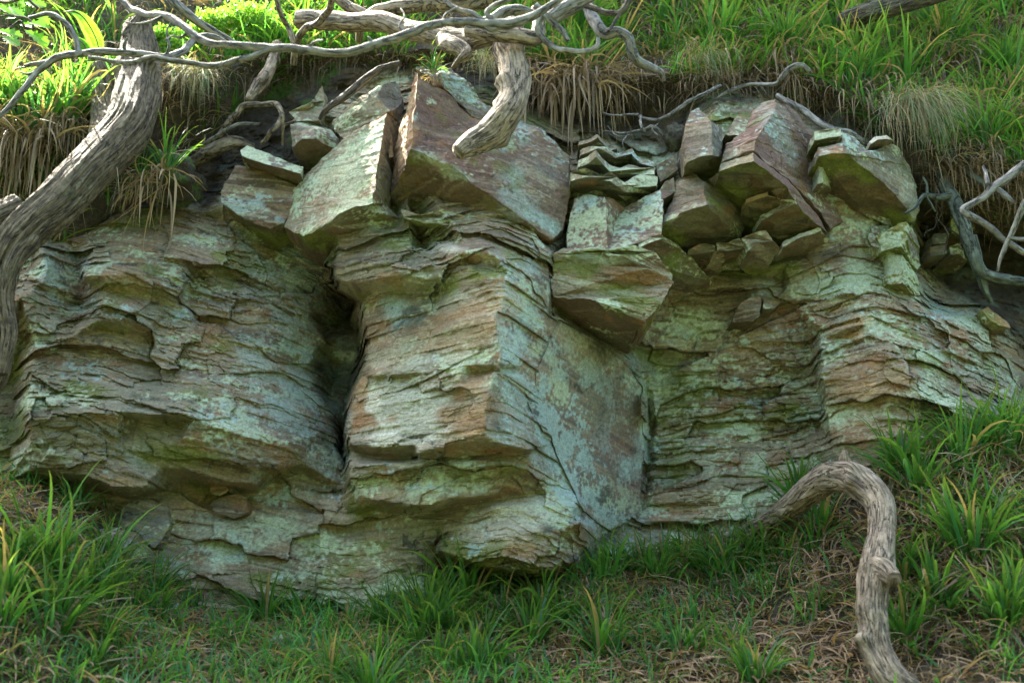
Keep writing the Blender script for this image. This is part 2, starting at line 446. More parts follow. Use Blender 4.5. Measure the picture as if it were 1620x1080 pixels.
# neck beds under the upper blocks
ln((536,380,5.82),(590,368,5.76),(650,368,5.72)); ln((514,420,5.84),(560,415,5.72),(610,405,5.66),(655,400,5.66))
ln((508,402,6.30),(504,428,6.36),(512,448,6.42)); ln((524,440,5.86),(570,446,5.7),(630,432,5.64),(692,442,5.62)); ln((528,450,6.02),(545,460,6.10),(560,468,6.05),(572,474,5.98)); ln((566,458,5.85),(600,462,5.82),(650,462,5.78),(690,456,5.74))
ln((662,374,5.95),(668,392,5.85)); ln((664,392,5.7),(676,404,5.62),(700,392,5.56),(760,380,5.56),(830,392,5.68),(868,408,5.78))
ln((700,432,5.6),(708,460,5.62),(730,424,5.5),(760,430,5.46),(800,436,5.48))
ln((724,402,5.50),(770,400,5.44),(792,412,5.50)); ln((735,414,5.54),(765,418,5.52),(785,424,5.54))
# nose of the column, top to tip
ln((800,450,5.46),(790,480,5.42),(784,510,5.40),(788,545,5.39),(790,575,5.38),(780,600,5.37),(768,630,5.35),(765,670,5.34),(772,700,5.36))
ln((640,480,5.76),(620,540,5.74),(620,600,5.66),(600,650,5.66),(610,690,5.62)); ln((690,500,5.64),(680,560,5.6),(690,620,5.52),(700,690,5.46),(650,690,5.54))
ln((740,510,5.48),(700,525,5.56),(740,540,5.5),(730,580,5.46),(735,640,5.42))
ln((745,577,5.45),(787,577,5.40)); ln((745,586,5.52),(787,586,5.46))
ln((650,592,5.6),(600,594,5.68)); ln((650,600,5.66),(600,602,5.74))
ln((800,640,5.46),(815,670,5.48),(838,705,5.48)); ln((820,560,5.52),(850,640,5.69),(866,700,5.72)); ln((830,480,5.58),(860,520,5.70),(876,440,5.76))
# main ledge lip + recess under it
ln((556,704,5.73),(610,707,5.62),(660,702,5.54),(662,716,5.5),(720,702,5.42),(775,700,5.38),(836,711,5.44))
ln((558,714,5.9),(610,722,5.82),(658,722,5.74),(664,728,5.68),(720,722,5.6),(775,716,5.56),(836,719,5.56))
ln((552,732,5.8),(600,738,5.68),(660,738,5.6),(720,734,5.52),(780,736,5.5),(830,742,5.5),(846,760,5.56))
ln((556,755,5.76),(570,784,5.78),(610,795,5.7),(650,800,5.64),(700,795,5.6),(720,786,5.56),(770,782,5.58),(842,768,5.6))
ln((590,806,5.96),(650,812,5.9),(700,806,5.86),(725,797,5.8),(775,792,5.74),(840,779,5.68))
# lower mass and its undercut
ln((565,815,5.98),(600,830,5.95),(640,840,5.9),(690,858,5.86)); ln((660,820,5.88),(730,820,5.76),(780,800,5.64),(850,800,5.6),(905,800,5.66))
ln((700,866,5.76),(740,860,5.68),(800,850,5.58),(860,840,5.56),(920,822,5.64),(925,836,5.68))
ln((706,872,5.74),(760,896,5.66),(800,902,5.62),(850,906,5.60),(900,890,5.68),(930,862,5.8))
ln((700,880,6.0),(706,892,6.08),(760,908,6.1),(800,914,6.1),(860,918,6.1),(920,900,6.1),(948,868,6.1)); ln((694,860,5.92),(692,905,6.0))
ln((860,850,5.56),(900,830,5.62),(905,820,5.66)); ln((915,818,5.8),(935,826,5.9),(950,845,6.0))
# large smooth joint face to the right of the nose
ln((884,505,5.82),(930,530,5.98),(985,572,6.18),(1014,610,6.32),(1018,650,6.34),(1018,720,6.33),(1012,800,6.28))
ln((900,560,5.85),(920,620,5.95),(930,700,5.98),(910,770,5.84),(960,830,6.06),(1000,830,6.22)); ln((970,690,6.14),(975,780,6.12)); ln((880,640,5.80),(880,720,5.78),(870,780,5.68))
ln((1024,610,6.46),(1025,650,6.54),(1024,720,6.50),(1019,800,6.42)); ln((1034,620,6.44),(1035,700,6.42),(1030,790,6.38))
# recess over it, right of the column, under the hanging block
ln((884,420,6.0),(886,470,6.02),(884,495,5.95),(940,530,6.1),(990,548,6.22),(1010,560,6.3),(1010,600,6.36)); ln((1000,500,6.2),(1040,530,6.32),(1060,480,6.25))
# right alcove
ln((1070,440,6.1),(1120,440,6.2),(1180,430,6.2),(1240,440,6.2)); ln((1050,520,6.3),(1100,480,6.28),(1150,510,6.34),(1160,470,6.22),(1200,465,6.12),(1240,478,6.16))
ln((1165,510,6.26),(1200,498,6.2),(1230,490,6.22))
ln((1040,600,6.46),(1040,700,6.42),(1040,800,6.36)); ln((1090,560,6.4),(1085,650,6.36),(1100,740,6.3),(1095,820,6.28))
ln((1110,600,6.38),(1140,680,6.3),(1200,640,6.33),(1260,600,6.34),(1285,560,6.3)); ln((1300,680,6.24),(1200,720,6.24),(1300,750,6.1),(1210,790,6.14),(1120,800,6.24),(1300,810,6.05))
# right buttress
ln((1240,480,6.16),(1280,470,6.1),(1310,500,6.08),(1300,530,6.06),(1296,570,6.0),(1294,592,5.94),(1302,610,5.98),(1310,650,5.96),(1316,690,5.94),(1320,740,5.94),(1330,800,5.95))
ln((1284,545,6.28),(1284,600,6.3),(1292,625,6.28),(1300,650,6.26))
ln((1210,420,6.14),(1280,410,6.08),(1340,400,6.06),(1400,400,6.08)); ln((1250,445,6.12),(1330,440,6.02),(1400,440,6.02),(1450,470,6.08))
ln((1350,480,5.98),(1400,470,5.98),(1460,500,6.0),(1540,510,6.14),(1600,540,6.32),(1625,600,6.42))
ln((1330,520,5.96),(1370,512,5.94),(1340,530,6.02)); ln((1340,600,5.9),(1400,560,5.86),(1450,590,5.82),(1420,640,5.78),(1470,640,5.84),(1550,600,6.04),(1600,620,6.2))
ln((1340,690,5.86),(1420,700,5.8),(1500,690,5.8),(1560,700,5.9),(1620,700,6.1)); ln((1360,660,5.86),(1440,655,5.78),(1510,640,5.84),(1580,660,6.0))
ln((1400,800,5.9),(1550,780,5.9),(1700,700,6.2))

pts = []
for l in L:
    if len(l) == 1: pts.append(P(*l[0])); continue
    for a, b in zip(l[:-1], l[1:]):
        n = max(1, int(math.hypot(a[0]-b[0], a[1]-b[1]) / 7))
        for k in range(n):
            t = k / n
            pts.append(P(*(a[j] * (1-t) + b[j] * t for j in range(3))))
    pts.append(P(*l[-1]))
pts = np.array(pts)
Y0 = 6.0
def fan(a, b, y):
    """the relief is carried along lines that rise into the cliff, so ledges can overhang"""
    return a * y / Y0, EYE[2] + (b - EYE[2]) * y / Y0
XMIN, XMAX, ZMIN, ZMAX, ST = -3.8, 3.8, 1.15, 4.95, .0048
V2, _, T3, ov, _, _ = delaunay_2d_cdt([Vector((p[0]*Y0/p[1], EYE[2] + (p[2]-EYE[2])*Y0/p[1])) for p in pts], [], [], 0, 1e-4)
yv = np.array([pts[o[0]][1] for o in ov])
V2 = np.array([tuple(v) for v in V2])
gx = np.concatenate([np.arange(XMIN, -2.5, .02), np.arange(-2.5, 2.5, ST), np.arange(2.5, XMAX, .02)])
gz = np.arange(ZMIN, ZMAX, ST)
FS = .01
fx = np.arange(XMIN - .2, XMAX + .2, FS); fz = np.arange(ZMIN - .2, ZMAX + .2, FS)
FY = np.full((len(fz), len(fx)), 6.2)
for t in T3:
    a, b, c = V2[list(t)]
    ya, yb, yc = yv[list(t)]
    x0, x1 = min(a[0],b[0],c[0]), max(a[0],b[0],c[0]); z0, z1 = min(a[1],b[1],c[1]), max(a[1],b[1],c[1])
    i0, i1 = max(0, int((x0-fx[0])/FS)), min(len(fx), int((x1-fx[0])/FS)+2)
    j0, j1 = max(0, int((z0-fz[0])/FS)), min(len(fz), int((z1-fz[0])/FS)+2)
    if i1 <= i0 or j1 <= j0: continue
    XX, ZZ = np.meshgrid(fx[i0:i1], fz[j0:j1])
    d = (b[0]-a[0])*(c[1]-a[1]) - (c[0]-a[0])*(b[1]-a[1])
    if abs(d) < 1e-9: continue
    u = ((XX-a[0])*(c[1]-a[1]) - (c[0]-a[0])*(ZZ-a[1])) / d
    v = ((b[0]-a[0])*(ZZ-a[1]) - (XX-a[0])*(b[1]-a[1])) / d
    m = (u >= -1e-6) & (v >= -1e-6) & (u+v <= 1+1e-6)
    FY[j0:j1, i0:i1][m] = (ya + u*(yb-ya) + v*(yc-ya))[m]
def field(x, z):
    u = np.clip((x - fx[0]) / FS, 0, len(fx)-2.001); v = np.clip((z - fz[0]) / FS, 0, len(fz)-2.001)
    i = u.astype(int); j = v.astype(int); a = u - i; b = v - j
    return (FY[j,i]*(1-a)+FY[j,i+1]*a)*(1-b) + (FY[j+1,i]*(1-a)+FY[j+1,i+1]*a)*b
X, Z = np.meshgrid(gx, gz)
sh = X.shape
A_ = X.ravel(); B_z = Z.ravel()
y0 = field(A_, B_z)
x, z = fan(A_, B_z, y0)
bz = bedz(x, y0, z)
i1_ = np.searchsorted(BEDS[1], bz)
# break the straight traced edges along the beds
PX, PY = unproj(x, y0, z)
FLATP = [(884,505),(930,528),(985,570),(1014,612),(1018,720),(1012,805),(965,838),(930,815),(905,770),(880,720),(862,660),(850,600),(866,540)]
pf = np.maximum(polymask(PX, PY, FLATP), polymask(PX, PY, [(800,410),(868,410),(876,500),(850,470),(812,430)]))
wx = (.013 * (vnoise(x * 3, 0 * x, i1_ * 1.7, 21) + .5 * vnoise(x * 11, 0 * x, i1_ * 2.9, 22)) + .022 * fbm(x, 0*x, z, 4, 3, 24)) * (1 - pf)
wz = .014 * fbm(x, y0, z, 5, 3, 23)
y1 = field(A_ + wx, B_z + wz)
x, z = fan(A_, B_z, y1)
PX, PY = unproj(x, y1, z)
st, mid = strata(x, y1, z)
# soil zone: above this line of the photo
SL = np.array([(-900,330),(-100,330),(20,350),(70,372),(150,345),(330,325),(350,300),(470,300),(520,160),(620,120),(830,180),(900,205),(1080,240),(1095,170),(1230,155),(1290,200),(1370,215),(1440,250),(1462,300),(1470,430),(1490,455),(1560,500),(1630,560),(2600,600)], float)
soil = sst(-14, 14, np.interp(PX + 12*fbm(x,y1,z,9,3,31), SL[:,0], SL[:,1]) - PY + 22*fbm(x,y1,z,7,3,32))
amp = np.full(len(x), 1.0)
wob = 14*fbm(x,y1,z,7,3,38)
flat = polymask(PX + wob, PY + wob, FLATP)
flat = np.maximum(flat, .8*polymask(PX + wob, PY - wob, [(800,410),(868,410),(876,500),(850,470),(812,430)]))
amp *= 1 - .90 * flat
amp *= 1 - .45 * polymask(PX + wob, PY + wob, [(575,470),(690,460),(720,430),(800,440),(790,560),(765,690),(555,700),(575,600)])
amp *= 1 - .7 * blob(PX,PY,640,650,80,42,0,.3)
amp *= 1 - .55 * blob(PX,PY,650,520,90,60,0,.4)
amp *= 1 - .7 * blob(PX,PY,100,440,30,50,-30,.4)
amp *= 1 - .6 * blob(PX,PY,400,850,130,60,0,.4)
amp *= 1 - .6 * blob(PX,PY,550,560,30,110,0,.4)
amp *= 1 - .45 * blob(PX,PY,810,820,110,40,-10,.4)
amp *= .42 + .72 * sst(-.22, .2, fbm(x, y1, z, 1.9, 3, 33))
rough = .016 * fbm(x, y1, z, 7, 4, 34) + .007 * fbm(x, y1, z * 2.5, 30, 3, 35)
lump = .12 * fbm(x, y1, z, 3.2, 5, 36, .6) + .035 * np.abs(fbm(x, y1, z, 16, 3, 37))
ww = .03 * fbm(x, y1, z, 9, 3, 39)
zz_ = bedz(x, y1, z)
s1, e1 = shards((x + .3*y1 + ww) / .20, (zz_ + ww*.6) / .060, 500)
s0, e0 = shards((x + .3*y1 + 2*ww) / .46, (zz_ + ww) / .19, 505)
s2, e2 = shards((x + .3*y1 + ww) / .065, (zz_ - ww*.5) / .024, 510)
m1_ = sst(-.25, .25, fbm(x, y1, z, 1.8, 3, 48)); m2_ = sst(-.2, .3, fbm(x, y1, z, 2.6, 3, 47))
rub = .115 * s0 - .006*(e0 < .03) + .030 * s1 * (.2 + .9*m1_) + .018 * s2 * (.3 + .9*m2_) - .003 * (e2 < .06) * m2_ - .005 * (e1 < .04) * m1_
amp *= 1 - .5 * polymask(PX + wob, PY, [(800,440),(876,440),(884,505),(1014,612),(1018,805),(930,830),(860,800),(840,705),(775,620),(790,520)])
rock_d = .02 * flat + amp * (st * (1 - .45*m1_) + rub) + rough * (1 - .72 * flat)
s3, e3 = shards((x + .3*y1 + 2*ww) / .10, (z + 2*ww) / .08, 520)
lump = .12 * fbm(x, y1, z, 3.2, 5, 36, .6) + .035 * np.abs(fbm(x, y1, z, 16, 3, 37)) + .05 * np.abs(fbm(x, y1, z, 7, 4, 29)) + .012 * s3
yy = y1 - (rock_d * (1 - soil) + lump * soil)
x, z = fan(A_, B_z, yy)
# colours
PX, PY = unproj(x, yy, z)
c = rock_colour(x, yy, z, "tan", .42, .34, .48, .32, .36, mid)
ct = rock_colour(x, yy, z, "grey", .45, .80, .30, .45, .1, mid, 5)
cm = rock_colour(x, yy, z, "tan", .72, .40, .40, .15, .35, mid, 2)
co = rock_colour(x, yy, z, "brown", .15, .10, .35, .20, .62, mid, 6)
cred = rock_colour(x, yy, z, "red", .12, .42, .4, .35, .0, mid, 2, .5)
cshade_lichen = rock_colour(x, yy, z, "olive", .12, .12, .1, .95, .5, mid, 3)
ccream = rock_colour(x, yy, z, "cream", .15, .05, .2, .0, -.4, mid, 9, .25)
corng = rock_colour(x, yy, z, "ochre", -.1, -.3, .95, .06, -.5, mid, 11)
jit = 1 + .0 * x
tone = 1 + .30 * (hash2(np.floor((x + .3*yy)/.46 + .1*ww), np.floor(bedz(x, yy, z)/.19), 540) - .45)
c *= tone[:,None]; cm *= tone[:,None]
def paint(c, src, *blobs):
    n2 = fbm(x, yy, z, 8, 4, 44)
    for (cx, cy, rx, ry, rot, s) in blobs:
        m = blob(PX + 26*n2, PY + 20*fbm(x,yy,z,9,3,45), cx, cy, rx, ry, rot, .35) * s
        c = c * (1-m)[:,None] + src * m[:,None]
    return c
c = paint(c, cm, (1170,650,130,110,0,.9),(1130,560,120,60,0,.8),(1350,460,110,50,20,.8),(1500,540,110,50,15,.8),(620,640,70,40,0,.4),(430,880,130,60,0,.8),(840,800,110,35,-20,.7),(540,940,140,50,0,.6),(700,760,120,30,0,.4),(1440,600,110,80,0,.4))
c = paint(c, ct, (470,420,70,40,30,.8),(440,540,90,120,-30,.45),(520,600,40,120,0,.8),(105,440,36,60,-30,.95),(925,690,70,170,-32,.95),(970,700,60,120,-30,.85),(850,560,45,90,-30,.6),(870,440,30,60,-10,.6),(900,800,60,40,0,.7),(470,680,90,30,35,.6),(630,490,30,30,30,.9),(270,850,80,50,0,.5),(380,380,90,25,10,.6),(1340,560,40,30,0,.2))
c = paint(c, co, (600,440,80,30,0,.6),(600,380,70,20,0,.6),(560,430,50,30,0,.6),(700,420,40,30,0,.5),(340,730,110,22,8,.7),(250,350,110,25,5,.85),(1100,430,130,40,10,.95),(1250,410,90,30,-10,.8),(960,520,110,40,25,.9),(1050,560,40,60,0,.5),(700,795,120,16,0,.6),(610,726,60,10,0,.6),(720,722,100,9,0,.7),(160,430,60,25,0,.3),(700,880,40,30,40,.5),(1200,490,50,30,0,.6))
c = paint(c, cred, (975,690,34,120,-14,.75),(930,640,14,80,-32,.4),(150,740,70,22,0,.3),(1100,710,20,50,0,.3),(850,560,24,40,-30,.3))
c = paint(c, cshade_lichen, (652,503,17,24,20,.85),(760,418,34,9,0,.6),(542,580,44,140,-3,.85),(505,500,30,60,-30,.35),(1120,425,110,20,10,.7),(1250,412,100,16,-8,.5),(1150,330,40,30,40,.9),(470,395,60,16,25,.5),(760,905,110,12,0,.7),(20,640,22,90,0,.6),(300,775,90,10,8,.5))  # shade of alcove and undercuts painted in, with some dark lichen
c = paint(c, ccream, (645,655,92,50,0,1.0),(905,545,22,50,-30,.6),(640,575,60,12,0,.5),(700,545,80,30,0,.45),(800,820,70,35,-20,.5),(640,730,90,12,0,.3),(740,480,60,20,-10,.45),(690,390,40,10,0,.6))
c = paint(c, corng, (742,650,38,58,0,1.0),(720,520,80,34,-12,.7),(575,655,20,18,0,.9),(790,470,40,30,0,.5),(590,520,26,60,0,.35),(720,600,60,16,0,.3),(570,640,16,40,10,.7),(740,520,60,40,-12,.4),(620,550,60,25,-40,.45),(1345,520,34,14,-12,.8),(1380,600,70,45,-10,.55),(1400,690,80,30,0,.5),(160,720,90,25,0,.35),(180,450,60,20,0,.3),(1310,480,40,12,10,.6),(190,765,50,12,0,.5),(320,790,40,20,0,.3))
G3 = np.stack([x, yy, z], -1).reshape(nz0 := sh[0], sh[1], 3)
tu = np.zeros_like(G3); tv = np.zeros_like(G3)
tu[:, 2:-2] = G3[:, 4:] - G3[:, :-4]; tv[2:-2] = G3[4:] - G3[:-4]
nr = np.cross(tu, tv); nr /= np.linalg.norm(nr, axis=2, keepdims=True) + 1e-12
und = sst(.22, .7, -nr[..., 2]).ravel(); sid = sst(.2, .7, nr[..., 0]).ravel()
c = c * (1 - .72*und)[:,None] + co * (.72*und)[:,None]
c = c * (1 - .35*sid)[:,None] + ct * (.35*sid)[:,None]  # teal on right-facing facets: lichen, plus cool side light put into the colour
scol = np.tile(np.array((.050,.040,.026)), (len(x),1))
scol = lerp(scol, (.13,.10,.055), sst(.0,.5,fbm(x,yy,z,6,4,46)))
scol = lerp(scol, (.12,.15,.11), sst(.15,.5,fbm(x,yy,z,11,4,49))*.7)
scol = lerp(scol, (.055,.11,.02), sst(.1,.4,fbm(x,yy,z,3.5,4,47) + .35*blob(PX,PY,380,110,260,45,0,.5) + .3*blob(PX,PY,1350,160,120,40,20,.5) - .12))
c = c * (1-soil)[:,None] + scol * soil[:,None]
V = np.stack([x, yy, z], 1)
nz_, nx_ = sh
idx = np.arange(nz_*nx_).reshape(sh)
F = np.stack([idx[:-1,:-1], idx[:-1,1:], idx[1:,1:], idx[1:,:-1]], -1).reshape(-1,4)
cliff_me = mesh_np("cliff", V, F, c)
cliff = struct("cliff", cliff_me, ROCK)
# coarse copy of the surface for resting things on it
sub = (slice(None, None, 8), slice(None, None, 8))
ci = np.arange(len(V)).reshape(sh)[sub]
cv = V[ci.ravel()]; ck = np.arange(ci.size).reshape(ci.shape)
cf = np.stack([ck[:-1,:-1], ck[:-1,1:], ck[1:,1:], ck[1:,:-1]], -1).reshape(-1,4)
BV_CLIFF = BVHTree.FromPolygons([Vector(v) for v in cv.tolist()], cf.tolist())

# ------------------------------------------------------------------ bank of earth below the cliff
def sheet_from(rows, xs):
    """rows: lists of (px, py, Y); every row is resampled on the same x"""
    out = []
    for r in rows:
        w_ = np.array([P(*q) for q in r]); o = np.argsort(w_[:,0]); w_ = w_[o]
        out.append(np.stack([xs, np.interp(xs, w_[:,0], w_[:,1]), np.interp(xs, w_[:,0], w_[:,2])], 1))
    return np.array(out)
xs = np.arange(-4.5, 4.5, .02)
FOOT = [(-500,790,5.1),(-80,790,5.2),(0,798,5.3),(100,822,5.5),(160,868,5.66),(260,930,5.9),(350,985,5.96),(560,985,5.97),(660,972,5.93),(720,945,5.88),(850,945,5.84),(930,905,5.9),(1000,885,6.1),(1100,868,6.18),(1200,845,6.1),(1250,800,5.98),(1330,765,5.84),(1400,735,5.7),(1500,700,5.68),(1620,672,5.72),(1700,665,5.75),(2200,650,5.8)]
MIDR = [(-500,950,4.8),(0,950,4.9),(200,1000,5.2),(400,1040,5.5),(800,1040,5.5),(1200,1000,5.5),(1500,950,5.2),(1620,930,5.15),(2200,900,5.1)]
FRONT = [(-500,1120,4.4),(0,1120,4.5),(400,1120,5.0),(800,1120,5.1),(1200,1110,5.0),(1620,1110,4.65),(2200,1110,4.6)]
R_ = sheet_from([FOOT, MIDR, FRONT], xs)
back = R_[0] + np.array([0, .9, .22]); 
low1 = R_[2] + np.array([0, -.9, -.55]); low2 = low1.copy(); low2[:,1] -= 1.6; low2[:,2] = .12; low3 = low2.copy(); low3[:,1] -= 1.4; low3[:,2] = 0.0
ctrl = [back, R_[0], R_[1], R_[2], low1, low2, low3]
rows = []
for a, b in zip(ctrl[:-1], ctrl[1:]):
    n = max(2, int(np.max(np.linalg.norm(a-b, axis=1)) / .022))
    for k in range(n): rows.append(a*(1-k/n) + b*k/n)
rows.append(ctrl[-1])
B = np.array(rows)
bx, by, bz_ = B[...,0].ravel(), B[...,1].ravel(), B[...,2].ravel()
h = .07 * fbm(bx, by, bz_, 2.4, 4, 81) + .02 * fbm(bx, by, bz_, 14, 3, 82)
V = np.stack([bx, by - .5*h, bz_ + .8*h], 1)
cb = np.tile(np.array((.075,.052,.030)), (len(V),1))
cb = lerp(cb, (.16,.12,.07), sst(-.05,.4,fbm(bx,by,bz_,9,4,83)))
cb = lerp(cb, (.045,.075,.02), sst(.05,.4,fbm(bx,by,bz_,2.6,4,84))*.7)
n1, n2 = B.shape[:2]
idx = np.arange(n1*n2).reshape(n1, n2)
F = np.stack([idx[:-1,:-1], idx[:-1,1:], idx[1:,1:], idx[1:,:-1]], -1).reshape(-1,4)
struct("bank", mesh_np("bank", V, F, cb, smooth=True), SOIL)
BV_BANK = BVHTree.FromPolygons([Vector(v) for v in V.tolist()], F.tolist())
BANKV = V.reshape(n1, n2, 3)

# ------------------------------------------------------------------ hillside above the cliff
T = [(-900,130,6.3),(-300,128,6.28),(-60,118,6.25),(150,122,6.28),(260,122,6.38),(330,108,6.4),(450,92,6.44),(560,80,6.45),(700,84,6.45),(850,100,6.38),(1000,122,6.34),(1100,130,6.32),(1220,108,6.34),(1330,158,6.24),(1400,198,6.18),(1480,255,6.15),(1620,268,6.12),(1900,275,6.1),(2400,275,6.1)]
tw = sheet_from([T], xs)[0]
ctrl = []
# left end hangs lower in front of the cliff
lowL = np.interp(xs, [-4.5,-2.3,-1.7,-1.3], [1,1,.4,0])
lowR = np.interp(xs, [1.9,2.3,4.5], [0,.35,.4])
under = tw + np.stack([0*xs, .22 + .0*xs, -.05 - .0*xs], 1)
under2 = tw + np.stack([0*xs, .10 - .34*lowL, -.10 - 1.0*lowL - .1*lowR], 1)
lip = tw + np.stack([0*xs, -.10 - .24*lowL, -.03 - .30*lowL], 1)
up1 = tw + np.stack([0*xs, .12+0*xs, .24+0*xs], 1)
up2 = tw + np.stack([0*xs, .45+0*xs, .80+0*xs], 1)
up3 = tw + np.stack([0*xs, 1.3+0*xs, 2.0+0*xs], 1); up3[:,2] = np.maximum(up3[:,2], 6.5)
up4 = tw + np.stack([0*xs, 4.5+0*xs, 3.3+0*xs], 1); up4[:,2] = np.maximum(up4[:,2], 8.4)
up5 = tw + np.stack([0*xs, 12+0*xs, 6.0+0*xs], 1)
ctrl = [under2 + np.array([0,.5,-.0]), under2, lip, up1, up2, up3, up4, up5]
rows = []
for a, b in zip(ctrl[:-1], ctrl[1:]):
    n = max(2, min(60, int(np.max(np.linalg.norm(a-b, axis=1)) / .025)))
    for k in range(n): rows.append(a*(1-k/n) + b*k/n)
rows.append(ctrl[-1])
B = np.array(rows)
hx, hy, hz = B[...,0].ravel(), B[...,1].ravel(), B[...,2].ravel()
h = .09 * fbm(hx, hy, hz, 2.2, 4, 91) + .03 * fbm(hx, hy, hz, 12, 3, 92)
V = np.stack([hx, hy - .7*h, hz + .6*h], 1)
cb = np.tile(np.array((.07,.052,.030)), (len(V),1))
cb = lerp(cb, (.13,.10,.055), sst(-.05,.4,fbm(hx,hy,hz,9,4,93)))
cb = lerp(cb, (.035,.06,.018), sst(.0,.4,fbm(hx,hy,hz,3,4,94))*.7)
n1, n2 = B.shape[:2]
idx = np.arange(n1*n2).reshape(n1, n2)
F = np.stack([idx[:-1,:-1], idx[:-1,1:], idx[1:,1:], idx[1:,:-1]], -1).reshape(-1,4)
struct("hillside", mesh_np("hillside", V, F, cb, smooth=True), SOIL)
BV_HILL = BVHTree.FromPolygons([Vector(v) for v in V.tolist()], F.tolist())
HILLV = V.reshape(n1, n2, 3)

# woodland floor in front of and around the bank
gm = np.array([(-60,-60,-.02),(60,-60,-.02),(60,12,-.02),(-60,12,-.02)], float)
n = 80
u, v = np.meshgrid(np.linspace(-60,60,n), np.linspace(-60,14,n))
V = np.stack([u.ravel(), v.ravel(), (-.03 + .12*fbm(u.ravel(), v.ravel(), 0*u.ravel(), .3, 3, 95))], 1)
idx = np.arange(n*n).reshape(n, n)
F = np.stack([idx[:-1,:-1], idx[:-1,1:], idx[1:,1:], idx[1:,:-1]], -1).reshape(-1,4)
cg = lerp(np.tile(np.array((.09,.09,.035)), (len(V),1)), (.07,.13,.03), sst(-.2,.3,fbm(u.ravel(),v.ravel(),0*u.ravel(),.8,3,96)))
struct("woodland_floor", mesh_np("woodland_floor", V, F, cg, smooth=True), SOIL)

def cast(px, py, which):
    d = Vector(ray(px, py)).normalized()
    best = None
    for b in which:
        h_, n_, i_, t_ = b.ray_cast(Vector(EYE), d)
        if h_ is not None and (best is None or t_ < best[1]): best = (h_, t_, n_)
    return best[0] if best else None

# ------------------------------------------------------------------ rock blocks
def refine(V, F, Lm, it=9):
    V = [V]; nV = len(V[0]); F = np.asarray(F)
    for _ in range(it):
        A = np.concatenate(V); V = [A]
        E = np.stack([F, np.roll(F, -1, 1)], -1)              # edges 01 12 20
        ln_ = np.linalg.norm(A[E[...,0]] - A[E[...,1]], axis=2)
        mk = ln_ > Lm
        if not mk.any(): break
        Es = np.sort(E.reshape(-1,2), 1)
        key = Es[:,0].astype(np.int64) * 10**7 + Es[:,1]
        uk, inv = np.unique(key, return_inverse=True)
        inv = inv.reshape(-1)
        used = np.zeros(len(uk), bool); used[inv[mk.ravel()]] = True
        mid_i = np.full(len(uk), -1); mid_i[used] = len(A) + np.arange(used.sum())
        a_ = (uk[used] // 10**7).astype(int); b_ = (uk[used] % 10**7).astype(int)
        V.append((A[a_] + A[b_]) / 2)
        M = mid_i[inv].reshape(-1, 3)
        cnt = (M >= 0).sum(1)
        out = [F[cnt == 0]]
        f, m = F[cnt == 3], M[cnt == 3]
        out += [np.stack([f[:,0], m[:,0], m[:,2]],1), np.stack([m[:,0], f[:,1], m[:,1]],1), np.stack([m[:,2], m[:,1], f[:,2]],1), m]
        f, m = F[cnt == 1], M[cnt == 1]
        if len(f):
            k = np.argmax(m >= 0, 1); r = np.arange(len(f))
            a, b, c_ = f[r,k], f[r,(k+1)%3], f[r,(k+2)%3]; mm = m[r,k]
            out += [np.stack([a, mm, c_],1), np.stack([mm, b, c_],1)]
        f, m = F[cnt == 2], M[cnt == 2]
        if len(f):
            k = np.argmax(m < 0, 1); r = np.arange(len(f))       # unmarked edge a-b
            a, b, c_ = f[r,k], f[r,(k+1)%3], f[r,(k+2)%3]; m1, m2 = m[r,(k+1)%3], m[r,(k+2)%3]
            out += [np.stack([a, b, m1],1), np.stack([a, m1, m2],1), np.stack([m2, m1, c_],1)]
        F = np.concatenate(out)
    return np.concatenate(V), F
def vnormals(V, F):
    fn = np.cross(V[F[:,1]] - V[F[:,0]], V[F[:,2]] - V[F[:,0]])
    vn = np.zeros_like(V)
    for k in range(3): np.add.at(vn, F[:,k], fn)
    return vn / (np.linalg.norm(vn, axis=1, keepdims=True) + 1e-12)
